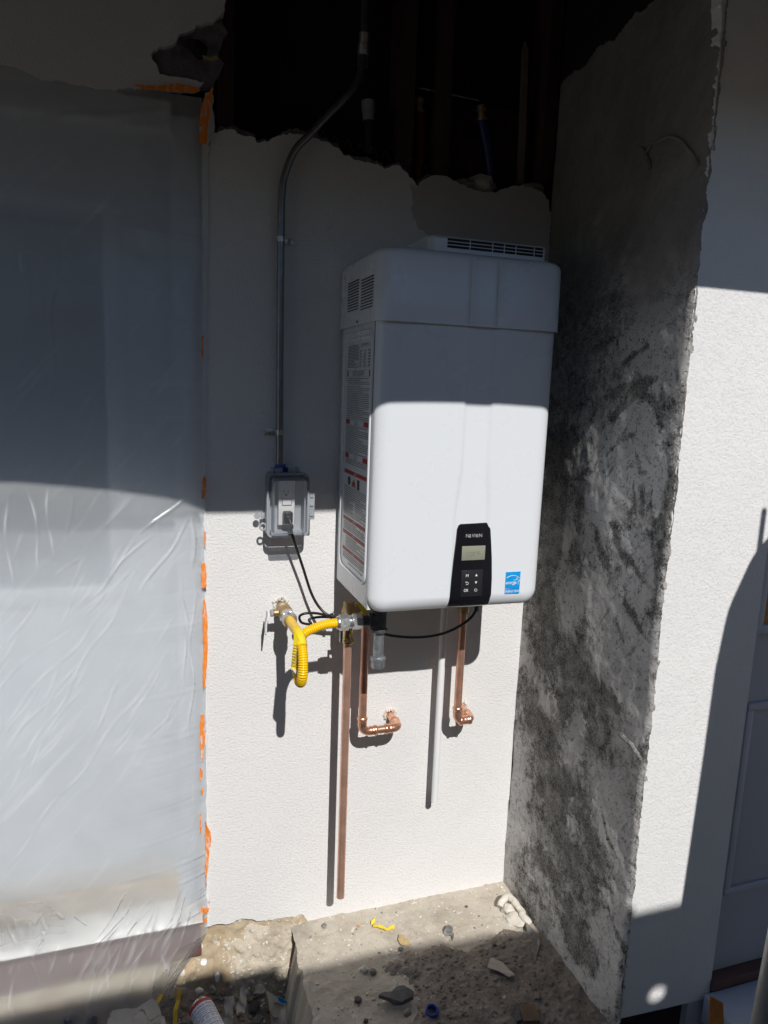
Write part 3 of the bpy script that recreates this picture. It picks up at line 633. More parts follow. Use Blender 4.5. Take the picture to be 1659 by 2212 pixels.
t1 = thing('masking_tape', 'vertical orange tape strip at the upper corner of the plastic sheet', 'tape', (.14, -.01, 2.1))
piece(sp(((688, 285), (694, 285), (690, 330), (682, 380), (675, 420), (674, 468), (650, 468), (649, 400), (655, 350), (664, 320), (680, 305))), 3.3, -.021, t1, .001)
t2 = thing('masking_tape', 'horizontal orange tape strip along the top edge of the plastic sheet', 'tape', (.05, -.01, 2.15))
piece(sp(((440, 273), (520, 280), (575, 270), (640, 284), (652, 292), (640, 300), (560, 298), (452, 290))), 5.1, -.024, t2, .002)
# ------------------------------------------------------------------ electrical conduit, outlet box, cord
cd = thing('electrical_conduit', 'grey steel conduit bending up the wall from the outlet box', 'conduit', (.317, -.02, 1.3))
cp = [at(603, 1008, -.02), at(604, 940, -.02), at(605, 700, -.02), at(607, 500, -.02), at(609, 420, -.02), at(616, 375, -.02), at(637, 325, -.022), at(668, 292, -.025), at(715, 243, -.028), at(752, 205, -.028), at(772, 175, -.02), at(782, 140, -.01), at(785, 100, 0), at(787, 40, .01), at(789, -60, .02)]
bm = B(); tube(bm, smoothpath(cp, 8), .0089, 18); mk('tube', bm, 'emt', cd, 60)
for (u, v, sx) in ((606, 517, 1), (604, 934, -1)):
    c = at(u, v, -.02); sr = None
    bm = B(); lathe(bm, [(-.006, .0105), (.006, .0105)], c, (0, 0, 1), 18); x0 = c.x + sx * .006; x1 = c.x + sx * .034
    box(bm, min(x0, x1), max(x0, x1), -.0065, -.0035, c.z - .0085, c.z + .0065, .001); box(bm, min(x0, c.x + sx * .012), max(x0, c.x + sx * .012), -.02, -.004, c.z - .006, c.z + .006, .001)
    sr = mk('pipe_strap', bm, 'zinc', cd)
    bm = B(); lathe(bm, [(0, .0052), (.002, .0052), (.003, .003)], (c.x + sx * .024, -.0065, c.z - .001), (0, -1, 0), 12); so = mk('screw', bm, 'galv', None); so.parent = sr; so.matrix_parent_inverse = sr.matrix_world.inverted() if False else Matrix.Translation(-root_of(cd)) @ Matrix.Translation(Vector((0, 0, 0))) ; so.matrix_parent_inverse = Matrix.Identity(4)
c = at(785, 108, -.002)
bm = B(); lathe(bm, [(-.035, .0125), (-.012, .0125), (-.01, .0145), (.012, .0145), (.014, .0125), (.035, .0125)], c, (0, -.2, 1), 16); mk('coupling', bm, 'zinc', cd)
bx = thing('outlet_box', 'clear weatherproof outlet box with a plug inside, on the wall under the conduit', 'outlet', (.336, 0, 1.24))
def rr(x0, x1, z0, z1, r, n=6):
    o = []
    for cx, cz, a in ((x1 - r, z1 - r, 0), (x0 + r, z1 - r, 90), (x0 + r, z0 + r, 180), (x1 - r, z0 + r, 270)):
        for k in range(n + 1): t = R(a + 90 * k / n); o.append((cx + r * math.cos(t), cz + r * math.sin(t)))
    return o
def shell(bm, loops, y):     # rounded rectangle loops (outline, y) skinned
    rings = [[bm.verts.new((x, yy, z)) for x, z in l] for l, yy in loops]; n = len(rings[0])
    for a, b in zip(rings, rings[1:]):
        for k in range(n): bm.faces.new((a[k], a[(k + 1) % n], b[(k + 1) % n], b[k]))
    return rings
bx0, bx1, bz0, bz1 = .283, .383, 1.166, 1.322
bm = B(); rg = shell(bm, [(rr(bx0, bx1, bz0, bz1, .012), 0), (rr(bx0, bx1, bz0, bz1, .012), -.044), (rr(bx0 + .006, bx1 - .006, bz0 + .006, bz1 - .006, .008), -.044), (rr(bx0 + .008, bx1 - .008, bz0 + .008, bz1 - .008, .008), -.020)], 0)
bm.faces.new(rg[-1][::-1]); bm.faces.new(rg[0]); mk('back_box', bm, 'grey_box', bx)
# receptacle
bm = B(); box(bm, .312, .354, -.036, -.019, 1.188, 1.302, .002); rc = mk('receptacle', bm, 'device_white', bx)
def sub(o, par): o.parent = par; o.matrix_parent_inverse = Matrix.Translation(-root_of(par.parent)); o.matrix_parent_inverse = Matrix.Identity(4); return o
bm = B(); box(bm, .322, .344, -.0385, -.036, 1.240, 1.252, .0008); sub(mk('test_button', bm, 'device_white'), rc)
bm = B(); box(bm, .3205, .3455, -.0365, -.0358, 1.238, 1.254); box(bm, .314, .352, -.0364, -.0359, 1.257, 1.2578); box(bm, .3565, .3575, -.0222, -.0195, 1.19, 1.30); sub(mk('joint_line', bm, 'seam', None, 0), rc)
bm = B(); lathe(bm, [(0, .003), (.0008, .003)], (.331, -.0358, 1.266), (0, -1, 0), 12); box(bm, .325, .3262, -.0367, -.0358, 1.271, 1.279); box(bm, .336, .3372, -.0367, -.0358, 1.271, 1.279); sub(mk('socket_slots', bm, 'black_print', None, 0), rc)
bm = B(); lathe(bm, [(0, .0028), (.001, .0028)], (.333, -.036, 1.296), (0, -1, 0), 10); sub(mk('screw', bm, 'zinc'), rc)
# clear lid
bm = B()
ls = B(); shell(ls, [(rr(bx0 + .006, bx1 - .008, bz0 + .008, bz1 - .008, .008), -.0645), (rr(bx0 + .009, bx1 - .011, bz0 + .012, bz1 - .012, .006), -.0965)], 0); mk('lid_sides', ls, 'clear_edge', bx, 25)
rg = shell(bm, [(rr(bx0 - .004, bx1 + .002, bz0 - .004, bz1 + .002, .014), -.045), (rr(bx0 - .004, bx1 + .002, bz0 - .004, bz1 + .002, .014), -.060), (rr(bx0, bx1 - .003, bz0, bz1 - .003, .012), -.062), (rr(bx0 + .006, bx1 - .008, bz0 + .008, bz1 - .008, .008), -.064), (rr(bx0 + .009, bx1 - .011, bz0 + .012, bz1 - .012, .006), -.097), (rr(bx0 + .013, bx1 - .015, bz0 + .016, bz1 - .016, .005), -.1)], 0)
bm.faces.new(rg[-1][::-1]); mk('clear_cover', bm, 'clear', bx, 25)
bm = B()
for ll, y0, y1 in (((bx0 - .005, bx1 + .003, bz0 - .005, bz1 + .003), -.0445, -.052), ((bx0 - .0045, bx1 + .0025, bz0 - .0045, bz1 + .0025), -.056, -.0615)):
    o1 = rr(*ll, .015); i1 = rr(ll[0] + .0045, ll[1] - .0045, ll[2] + .0045, ll[3] - .0045, .011)
    rg = shell(bm, [(o1, y0), (o1, y1), (i1, y1), (i1, y0), (o1, y0)], 0)
mk('lid_rim', bm, 'clear_edge', bx, 25)
bm = B()
for x in (.304, .345):
    tube(bm, [(x - .011, -.048, bz1 + .009), (x + .013, -.048, bz1 + .009)], .0055, 10); box(bm, x - .006, x + .008, -.055, -.044, bz1 + .001, bz1 + .01, .001); box(bm, x - .012, x - .009, -.055, -.03, bz1 - .004, bz1 + .014, .001); box(bm, x + .011, x + .014, -.055, -.03, bz1 - .004, bz1 + .014, .001)
mk('hinge', bm, 'clear_edge', bx)
bm = B(); box(bm, bx1 + .002, bx1 + .018, -.058, -.046, 1.205, 1.273, .002)
for z in (1.214, 1.240, 1.262): box(bm, bx1 + .005, bx1 + .0145, -.061, -.045, z, z + .006, .001)
mk('latch', bm, 'clear_edge', bx)
bm = B(); box(bm, bx0 - .014, bx0 - .003, -.03, -.022, 1.205, 1.220, .001); lathe(bm, [(0, .008), (.004, .008)], (bx0 - .023, -.024, 1.211), (0, -1, 0), 14)
tube(bm, [(bx0 - .012 + .0075 * math.cos(t), -.05, 1.188 + .0085 * math.sin(t)) for t in lin(0, 2 * math.pi, 18)], .0026, 8); mk('lock_ears', bm, 'clear_edge', bx)
bm = B(); lathe(bm, [(0, .017), (.003, .018), (.011, .018), (.014, .014), (.02, .0125)], (.3185, -.021, bz1 + .001), (0, 0, 1), 20); mk('blue_hub', bm, 'blue_plastic', bx)
# cord and plug
pc = thing('power_cord', 'black power cord hanging from the outlet box and looping under the heater', 'cord', (.34, -.05, 1.15))
bm = B(); box(bm, .322, .345, -.062, -.037, 1.196, 1.226, .004); box(bm, .326, .341, -.070, -.062, 1.199, 1.217, .003); mk('plug', bm, 'rubber', pc)
cpts = [(.334, -.068, 1.209), (.340, -.075, 1.19), at(630, 1150, -.066), at(655, 1228, -.055), at(672, 1280, -.052), at(690, 1312, -.06), at(712, 1330, -.075), at(740, 1328, -.085), at(772, 1315, -.09), at(795, 1318, -.05), at(792, 1345, -.04), at(770, 1352, -.035), at(800, 1357, -.045), at(840, 1372, -.11), at(900, 1377, -.13), at(955, 1369, -.14), at(1000, 1348, -.145), at(1026, 1322, -.15), at(1030, 1290, -.15)]
bm = B(); tube(bm, smoothpath(cpts, 10), .0036, 10); mk('cord', bm, 'rubber', pc, 60)
bm = B(); tube(bm, smoothpath([at(715, 1332, -.08), at(685, 1325, -.085), at(660, 1325, -.09), at(647, 1332, -.085), at(652, 1345, -.08), at(672, 1348, -.075), at(668, 1338, -.07), at(690, 1333, -.07), at(735, 1334, -.07)], 8), .0034, 10); mk('cord_coil', bm, 'rubber', pc, 60)
c = at(716, 1331, -.078); bm = B(); lathe(bm, [(-.003, .008), (.003, .008)], c, (1, 0, -.2), 12); tube(bm, [c, c + Vector((.004, -.006, .014))], .001, 6); mk('cable_tie', bm, 'rubber', pc)
# things inside the cavity
vp = thing('vent_pipe', 'dark pipe end with a grey clamp coupling in the open framing', 'pipe', at(794, 300, .06))
a, b = at(795, 222, .06), at(797, 335, .06)
bm = B(); tube(bm, [a, b], .012, 16); mk('pipe', bm, 'abs', vp)
bm = B(); lathe(bm, [(-.004, .017), (.022, .017), (.022, .0145), (.042, .0145)], a, (b - a), 18); mk('clamp_coupling', bm, 'grey_box', vp)
for nm, u0, v0, u1, v1, y, mt, lb, vv in (('red_water_pipe', 906, 245, 902, 385, .07, 'red_pex', 'red plastic water pipe with a brass end in the open framing', 212), ('blue_water_pipe', 1041, 262, 1062, 395, .05, 'blue_pex', 'blue plastic water pipe with a brass end in the open framing', 228)):
    a, b = at(u0, v0, y), at(u1, v1, y); t = thing('water_pipe', lb, 'pipe', b)
    bm = B(); tube(bm, smoothpath([a, a.lerp(b, .5) + Vector((.004, 0, 0)), b, b + Vector((.01, 0, -.06))], 6), .0135, 14); mk('pipe', bm, mt, t, 60)
    bm = B(); e = at(u0 - 1, vv, y); lathe(bm, [(0, .014), (.008, .014), (.01, .010), (.022, .010), (.024, .013), (.03, .013), (.032, .011), ((e - a).length, .011)], a, (e - a), 14); mk('brass_fitting', bm, 'bronze', t)
bm = B(); tube(bm, [at(906, 190, .062), at(1034, 217, .062)], .0025, 8); tag(mk('support_rod', bm, 'galv'), 'thin metal rod between the red and blue pipes in the framing', 'rod')
bm = B(); prism(bm, [at(u, v, .055) for u, v in ((1136, 88), (1142, 110), (1136, 300), (1131, 396), (1119, 396), (1126, 250), (1131, 110))], (0, .012, 0)); tag(mk('wood_lath', bm, 'lath', None, 0), 'pale upright lath strip in the dark framing', 'lath')
# ------------------------------------------------------------------ tankless heater
HX0, HX1, HZ0, HZ1, HB_, HF = .4755, .916, 1.030, 1.70, -.012, -.307
ht = thing('tankless_heater', 'white wall mounted tankless water heater, half sunlit, with black control panel', 'water heater', ((HX0 + HX1) / 2, 0, HZ0))
bm = B(); shell_y = -.282
o = [(x, z) for x, z in rr(HX0, HX1, HZ0, HZ1, .006) if not (x > HX1 - .02 and z < HZ0 + .02)] + [(HX1 - .036 + .036 * math.sin(R(90 * k / 7)), HZ0 + .036 - .036 * math.cos(R(90 * k / 7))) for k in range(8)]
rg = shell(bm, [(o, HB_), (o, shell_y)], 0); bm.faces.new(rg[0]); bm.faces.new(rg[-1][::-1]); case = mk('casing', bm, 'white_enamel', ht, 30)
for z in (1.2, 1.6):
    bm = B(); box(bm, HX0 + .06, HX1 - .06, -.012, -.001, z, z + .03); mk('wall_bracket', bm, 'galv', ht)
# embossed side panel: raised bead
def on_side(y, z, d=0): return Vector((HX0 - d, y, z))
bm = B(); loop = [(p[0], p[1]) for p in rr(-.274, -.040, 1.085, 1.668, .03, 8)]
tube(bm, [on_side(y, z, .0005) for y, z in loop + loop[:2]], .0042, 8, False)
tube(bm, [on_side(-.262, 1.655), on_side(-.10, 1.655)], .0032, 8); tube(bm, [on_side(-.25, 1.346), on_side(-.15, 1.346)], .0016, 8); tube(bm, [on_side(-.24, 1.102), on_side(-.12, 1.102)], .0022, 8)
mk('side_embossing', bm, 'white_enamel', ht, 60)
# front cover: pillow-shaped shell with a shallow centre channel
FX0, FX1, FZ0, FZ1 = HX0 + .001, HX1 + .001, HZ0 - .006, 1.735
def chan(x, z):
    t = max(0, min(1, (z - 1.235) / .16)); t = t * t * (3 - 2 * t); hw = .043 - .010 * t; cx = .7185 + .0015 * t
    s = lambda q: 1 / (1 + math.exp(-q / .0022))
    return .0045 * (s(x - cx + hw) - s(x - cx - hw))
def cov(u, v):
    x = FX0 + (FX1 - FX0) * u; z = FZ0 + (FZ1 - FZ0) * v
    rc_ = .040; cx = min(max(x, FX0 + rc_), FX1 - rc_); cz = min(max(z, FZ0 + rc_), FZ1 - rc_)
    dx, dz = x - cx, z - cz; L = math.hypot(dx, dz)
    if L > rc_: x, z, L = cx + dx / L * rc_, cz + dz / L * rc_, rc_
    edge = min(x - FX0, FX1 - x, z - FZ0, FZ1 - z)
    if L > 0 and abs(dx) > 1e-9 and abs(dz) > 1e-9: edge = rc_ - L
    q = min(1, max(0, edge) / .034); dep = .024 * math.sqrt(max(0, 1 - (1 - q) ** 2.1))
    bul = .007 * (1 - ((x - .696) / .22) ** 2) * q
    return Vector((x, -.284 - dep - bul + chan(x, z) * q, z))
def dens(n, e): 
    a = [.5 - .5 * math.cos(math.pi * i / n) for i in range(n + 1)]; return [i / n * (1 - e) + a[i] * e for i in range(n + 1)]
bm = B(); grid(bm, dens(150, .55), dens(150, .55), cov)
bmesh.ops.remove_doubles(bm, verts=bm.verts[:], dist=.0004)
bd = [e for e in bm.edges if len(e.link_faces) == 1]
ex = bmesh.ops.extrude_edge_only(bm, edges=bd)
for v in ex['geom']:
    if isinstance(v, bmesh.types.BMVert): v.co.y = -.279
mk('front_cover', bm, 'white_enamel', ht, 45)
bm = B(); box(bm, HX0 - .0006, HX0 + .004, -.2832, -.2816, HZ0 + .003, 1.69); mk('cover_seam', bm, 'seam', ht, 0)
def cov_y(x, z): return cov((x - FX0) / (FX1 - FX0), (z - FZ0) / (FZ1 - FZ0)).y
# top cap
def capring(x0, x1, y0, y1, r, n=8):
    return [(x0, y1)] + [(x0 + r - r * math.cos(R(90 * k / n)), y0 + r - r * math.sin(R(90 * k / n))) for k in range(n + 1)] + [(x1 - r + r * math.sin(R(90 * k / n)), y0 + r - r * math.cos(R(90 * k / n))) for k in range(n + 1)] + [(x1, y1)]
bm = B(); lv = []
for z, ins in ((1.684, 0), (1.822, .002), (1.830, .0045), (1.836, .010), (1.839, .018)):
    r_ = []
    for x, y in capring(HX0 - .006 + ins, HX1 + .007 - ins, -.320 + ins, -.004, .036):
        yy = y - (.008 * (1 - ((x - .696) / .22) ** 2) if y < -.27 else 0)
        r_.append(bm.verts.new((x, yy, z)))
    lv.append(r_)
for a, b in zip(lv, lv[1:]):
    for k in range(len(a) - 1): bm.faces.new((a[k], a[k + 1], b[k + 1], b[k]))
    bm.faces.new((a[-1], a[0], b[0], b[-1]))
bm.faces.new(lv[-1])
inn = [bm.verts.new((v.co.x * .985 + .696 * .015, v.co.y * .985, 1.684)) for v in lv[0]]
for k in range(len(inn) - 1): bm.faces.new((lv[0][k], inn[k], inn[k + 1], lv[0][k + 1]))
mk('top_cap', bm, 'white_enamel', ht, 35)
bm = B()
for x in (.682, .748): box(bm, x - .0009, x + .0009, -.3283, -.320, 1.687, 1.828)
mk('cap_groove', bm, 'white_plastic', ht, 30)
for (y0, y1) in ((-.135, -.065), (-.245, -.165)):
    pass
gs = []
for (uv0, uv1) in ((((753, 613), (775, 605)), ((751, 673), (774, 667))), (((781, 603), (807, 598)), ((780, 668), (805, 662)))):
    xx = HX0 - .0055; A, Bq = atx(*uv0[0], xx), atx(*uv0[1], xx); C, Dq = atx(*uv1[0], xx), atx(*uv1[1], xx)
    ya, yb = (A.y + C.y) / 2, (Bq.y + Dq.y) / 2; za, zb = (A.z + Bq.z) / 2, (C.z + Dq.z) / 2
    for i in range(11):
        z = za + (zb - za) * i / 10; bm = B(); box(bm, xx - .0012, xx - .0006 + .003, min(ya, yb), max(ya, yb), z - .0010, z + .0010); mk('side_slot', bm, 'vent_dark', ht, 0)
p = atx(772, 695, HX0 - .006); bm = B(); lathe(bm, [(0, .003), (.0015, .003)], p, (-1, 0, 0), 10); mk('cap_screw', bm, 'vent_dark', ht)
# exhaust hood on top
bm = B()
vx0, vx1, vy0, vy1 = .606, .905, -.25, -.09
o = [(vx0, vy1), (vx0, vy0 + .014), (vx0 + .012, vy0), (vx1 - .006, vy0), (vx1, vy0 + .006), (vx1, vy1)]
a = [bm.verts.new((x, y, 1.838)) for x, y in o]; b = [bm.verts.new((x * .992 + .755 * .008, y, 1.878)) for x, y in o]; c = [bm.verts.new((x * .98 + .755 * .02, y + .006 * (y < -.2), 1.884)) for x, y in o]
for r0, r1 in ((a, b), (b, c)):
    for k in range(6): bm.faces.new((r0[k], r0[(k + 1) % 6], r1[(k + 1) % 6], r1[k]))
bm.faces.new(c); bm.faces.new(a[::-1]); vh = mk('exhaust_hood', bm, 'white_enamel', ht, 30)
edges = [.648, .705, .762, .792, .822, .870, .8945]
for i in range(6):
    for k in range(3):
        z = 1.859 + k * .0075; bm = B(); box(bm, edges[i] + .002, edges[i + 1] - .001, -.2512, -.2495, z, z + .0052); sub(mk('hood_slot', bm, 'vent_dark', None, 0), vh)
# control panel
cz0 = HZ0 - .007
def panel_pt(x, z, off): return Vector((x, cov_y(x, max(z, FZ0 + .001)) - off, z))
L_ = [(.6716, 1.0245), (.6718, 1.027), (.6720, 1.032), (.6722, 1.040), (.6728, 1.06), (.6745, 1.10), (.678, 1.15), (.6815, 1.19), (.6835, 1.222), (.687, 1.231), (.692, 1.2345)]
R_ = [(.7800, 1.0245), (.7802, 1.027), (.7804, 1.032), (.7806, 1.040), (.7812, 1.06), (.7805, 1.10), (.777, 1.15), (.7725, 1.19), (.769, 1.224), (.766, 1.232), (.760, 1.2365)]
bm = B(); rows = []
def yy_(x, z):
    q = min(1, max(0, z - FZ0) / .034); return -.284 - .024 * math.sqrt(max(0, 1 - (1 - q) ** 2.1)) - .007 * q - .0005 + (.004 * max(0, (z - 1.215) / .02) if z > 1.215 else 0)
for (xl, zl), (xr_, zr) in zip(L_, R_):
    z = (zl + zr) / 2
    rows.append([bm.verts.new((xl + (xr_ - xl) * k / 8, yy_(0, z) - .0015 * (1 - (k / 4 - 1) ** 2), zl + (zr - zl) * k / 8)) for k in range(9)])
for a, b in zip(rows, rows[1:]):
    for k in range(8): bm.faces.new((a[k], a[k + 1], b[k + 1], b[k]))
bd = [e for e in bm.edges if len(e.link_faces) == 1]; ex = bmesh.ops.extrude_edge_only(bm, edges=bd)
for v in ex['geom']:
    if isinstance(v, bmesh.types.BMVert): v.co.y += .012
cpn = mk('control_panel', bm, 'black_gloss', ht, 40)
PY = -.3178
bm = B(); box(bm, .6965, .757, PY - .0006, PY + .002, 1.148, 1.1825, .0008); sub(mk('display', bm, 'lcd'), cpn)
bm = B(); text_bm('120°F', .016, front(.725, PY - .0009, 1.163), bm=bm); sub(mk('display_digits', bm, 'lcd_digit', None, 0), cpn)
bm = B(); box(bm, .6985, .7545, PY - .0004, PY + .002, 1.058, 1.124, .0006); sub(mk('keypad', bm, 'keypad'), cpn)
bm = B(); x = .7035
for ch, wd, sy, sx in (('N', .0094, 1, 1), ('a', .0086, 1.33, 1.25), ('V', .0082, 1, .95), ('I', .0036, 1, 1), ('e', .0088, 1.33, 1.25), ('N', .0094, 1, 1)):
    text_bm(ch, .0122, front(x, PY - .0007, 1.2035, sx, sy), 'LEFT', bm=bm, ay='BOTTOM_BASELINE'); x += wd * .88
sub(mk('maker_lettering', bm, 'grey_print', None, 0), cpn)
KY = PY - .0008
def arc(cx, cz, r, a0, a1, n=14, y=KY): return [(cx + r * math.cos(R(a0 + (a1 - a0) * k / n)), y, cz + r * math.sin(R(a0 + (a1 - a0) * k / n))) for k in range(n + 1)]
bm = B(); text_bm('M', .0098, front(.7135, KY, 1.1105), bm=bm, bold=.0001); text_bm('OK', .0098, front(.7125, KY, 1.0745, .82), bm=bm, bold=.0001)
prism(bm, [(.7345, KY, 1.1085), (.7405, KY, 1.1085), (.7375, KY, 1.1145)], (0, .0004, 0)); prism(bm, [(.7345, KY, 1.0955), (.7405, KY, 1.0955), (.7375, KY, 1.0895)], (0, .0004, 0))
tube(bm, arc(.7378, 1.0745, .0034, 125, 415), .0005, 6); tube(bm, [(.7378, KY, 1.0748), (.7378, KY, 1.0787)], .0005, 6)
tube(bm, [(.7105, KY, 1.0945), (.715, KY, 1.0945)] + arc(.715, 1.0918, .0027, 90, -90, 8) + [(.7115, KY, 1.0891)], .0005, 6); tube(bm, [(.7122, KY, 1.0966), (.7102, KY, 1.0945), (.7122, KY, 1.0924)], .0005, 6)
sub(mk('key_symbols', bm, 'white_print', None, 0), cpn)
# energy label
ey = min(cov_y(.82, 1.07), cov_y(.84, 1.09)) - .0009; ex0, ex1, ez0, ez1 = .8185, .8585, 1.0585, 1.113
bm = B(); box(bm, ex0, ex1, ey, ey + .003, ez0 + .0135, ez1); box(bm, ex0, ex1, ey, ey + .003, ez0, ez0 + .0120); es = mk('energy_label', bm, 'blue_print', ht, 0)
EYY = ey - .0004; bm = B()
tube(bm, [p for p in arc(.8375, 1.0765, .0275, 22, 158, 22, EYY) if ex0 + .0005 < p[0] < ex1 - .0005], .0007, 5)
stp = [(.849 + (.0098 if k % 2 == 0 else .0042) * math.sin(R(36 * k + 4)), EYY, 1.0888 + (.0098 if k % 2 == 0 else .0042) * math.cos(R(36 * k + 4))) for k in range(11)]
tube(bm, stp, .0007, 5); text_bm('energy', .0125, front(.8325, EYY, 1.0865, .84), shear=.35, bm=bm, bold=.0001); tube(bm, [(.8195, EYY, 1.0838), (.824, EYY, 1.0842)], .0004, 5)
text_bm('ENERGY STAR', .0078, front(.8385, EYY, 1.0642, .78), bm=bm, bold=.00012); sub(mk('energy_lettering', bm, 'white_print', None, 0), es)
# warning label on the left side
LXP = HX0 - .0006
def lab(u, v): p = atx(u, v, LXP); return p.y, p.z
y_b, y_f, z_t, z_b = -.066, -.268, 1.643, 1.108
bm = B(); box(bm, LXP, LXP + .003, y_f - .002, y_b + .002, z_b, z_t + .002); wl = mk('warning_label', bm, 'label_film', ht, 0)
LT = LXP - .0004
def bar(bm, y0, y1, z0, z1): box(bm, LT, LT + .0006, min(y0, y1), max(y0, y1), z0, z1)
bk, wh = B(), B(); rds = []; rl = random.Random(3)
def red(y0, y1, z0, z1):
    b_ = B(); bar(b_, y0, y1, z0, z1); sub(mk('red_band', b_, 'red_print', None, 0), wl)
def lines(z0, z1, pitch=.0042, ya=-.070, yb=-.264, th=.0012):
    z = z0
    while z > z1:
        e = ya + (yb - ya) * rl.choice((1, .97, .98, .99, .6, .93, .95, 1, .75)); s_ = ya
        while s_ > e + .001:          # words
            e2 = max(e, s_ - rl.uniform(.007, .018)); bar(bk, s_, e2, z - th, z); s_ = e2 - .0018
        z -= pitch
def st_(l, size, y, z, bm, sx=.72): text_bm(l, size, Matrix.Translation((LT - .0003, y, z)) @ Matrix(((0, 0, -1, 0), (-sx, 0, 0, 0), (0, 1, 0, 0), (0, 0, 0, 1))), bm=bm)
def head(z, h, l1, l2, w0, w1):
    red(y_b - .002, y_b - w0, z - h, z); red(y_f + w1, y_f + .002, z - h, z); m = (y_b - w0 + y_f + w1) / 2
    st_(l1, h * .52, m, z - h * .27, bk); st_(l2, h * .52, m, z - h * .76, bk)
    for q in (z + .0015, z - h - .0012): bar(bk, y_b, y_f, q - .0004, q)
lines(1.640, 1.588, .0034, -.070, -.160)
for k in range(6):
    z = 1.626 - k * .0066
    for (a, b) in ((-.172, -.188), (-.206, -.224), (-.240, -.260)):
        bar(bk, a, b, z - .0011, z); bar(bk, a - .003, b + .003, z - .0034, z - .0024)
st_('MINIMUM CLEARANCES', .0055, -.215, 1.6385, bk, .9)
for y in (-.164, -.266): bar(bk, y, y - .0006, 1.588, 1.634)
for z in (1.634, 1.588): bar(bk, -.164, -.266, z - .0005, z)
head(1.5800, .013, 'FOR YOUR SAFETY READ BEFORE OPERATING', 'WARNING: FOLLOW THESE INSTRUCTIONS', .012, .016)
lines(1.562, 1.549); lines(1.544, 1.468)
head(1.463, .0115, 'OPERATING', 'INSTRUCTIONS', .036, .046)
lines(1.447, 1.384)
head(1.3795, .0115, 'TO TURN OFF GAS', 'TO APPLIANCE', .034, .046)
lines(1.364, 1.352)
red(y_b, y_f, 1.3285, 1.338); st_('DANGER', .007, -.165, 1.3332, wh, .9)
P_ = lambda y, z: (LT - .0002, y, z)
tube(bk, [P_(-.112 - .011 * math.cos(t), 1.312 + .0105 * math.sin(t)) for t in lin(0, 2 * math.pi, 20)], .0008, 5); bar(bk, -.107, -.117, 1.304, 1.320); tube(bk, [P_(-.104, 1.319), P_(-.120, 1.305)], .0008, 5)
fl = [(-.138, 1.303), (-.136, 1.311), (-.142, 1.308), (-.147, 1.318), (-.151, 1.311), (-.157, 1.322), (-.160, 1.312), (-.166, 1.316), (-.168, 1.303)]
fb = B(); prism(fb, [P_(y, z) for y, z in fl], (.0004, 0, 0)); sub(mk('flame_symbol', fb, 'red_print', None, 0), wl); bar(bk, -.134, -.172, 1.3005, 1.3018); bar(bk, -.182, -.202, 1.299, 1.323)
bar(bk, y_b, y_f, 1.2965, 1.297); lines(1.294, 1.270, .0046); bar(bk, y_b, y_f, 1.2665, 1.267)
lines(1.264, 1.240, .0044, -.070, -.155); lines(1.264, 1.240, .0044, -.172, -.262); bar(bk, y_b, y_f, 1.2365, 1.237); lines(1.2345, 1.222)
for z in (1.219, 1.183, 1.139):
    red(y_b, y_f, z - .009, z); st_('WARNING', .0065, -.165, z - .0045, wh, .9)
lines(1.206, 1.186); lines(1.170, 1.142, .0042, -.095); lines(1.126, 1.111)
sub(mk('fine_print', bk, 'black_print', None, 0), wl); sub(mk('white_lettering', wh, 'white_print', None, 0), wl)
# ------------------------------------------------------------------ gas connection
def hexnut(name, a, b, r, m, par, ch=.0015):
    a, b = Vector(a), Vector(b); L = (b - a).length
    bm = B(); lathe(bm, [(0, r * .86), (ch, r), (L - ch, r), (L, r * .86)], a, b - a, 6); return mk(name, bm, m, par, 20)
GX, GZ = .3265, .966
gv = thing('gas_valve', 'brass gas shutoff valve with a white lever sticking out of the wall', 'valve', (GX, -.06, GZ))
bm = B(); lathe(bm, [(-.02, .0115), (.034, .0115)], (GX, 0, GZ), (0, -1, 0), 18); mk('nipple', bm, 'galv', gv)
bm = B(); lathe(bm, [(.030, .0165), (.034, .018), (.044, .018), (.047, .015), (.052, .0165), (.060, .0195), (.070, .0195), (.078, .0165), (.082, .0155), (.086, .0175), (.098, .0175), (.100, .015)], (GX, 0, GZ), (0, -1, 0), 18)
lathe(bm, [(0, .009), (.018, .009), (.019, .0075), (.026, .0075)], (GX - .010, -.065, GZ), (-1, 0, 0), 14); mk('valve_body', bm, 'bronze', gv)
hexnut('packing_nut', (GX - .030, -.065, GZ), (GX - .038, -.065, GZ), .010, 'zinc', gv)
lx = GX - .042
bm = B(); q = [(lx, -.052, GZ + .006), (lx, -.078, GZ + .006), (lx - .002, -.082, GZ - .006), (lx - .006, -.080, GZ - .024), (lx - .006, -.079, GZ - .050), (lx - .006, -.071, GZ - .056), (lx - .006, -.063, GZ - .050), (lx - .006, -.062, GZ - .024), (lx - .002, -.056, GZ - .006)]
prism(bm, q, (-.0035, 0, 0)); mk('lever', bm, 'white_plastic', gv, 30)
gh = thing('gas_hose', 'yellow corrugated gas hose looping between the wall valve and the heater', 'hose', (GX, -.25, .86))
hexnut('flare_nut', (GX, -.099, GZ), (GX, -.122, GZ), .0205, 'zinc', gh)
bm = B(); lathe(bm, [(.120, .019), (.128, .0195), (.134, .0165), (.138, .0165)], (GX, 0, GZ), (0, -1, 0), 20); mk('collar', bm, 'zinc', gh)
slv = smoothpath([(GX, -.134, GZ), (GX, -.17, GZ), (GX + .001, -.215, GZ + .001), (GX + .002, -.245, GZ - .004), (GX + .003, -.268, GZ - .020)], 8)
bm = B(); tube(bm, slv, .0122, 20); mk('sleeve', bm, 'yellow_hose', gh, 60)
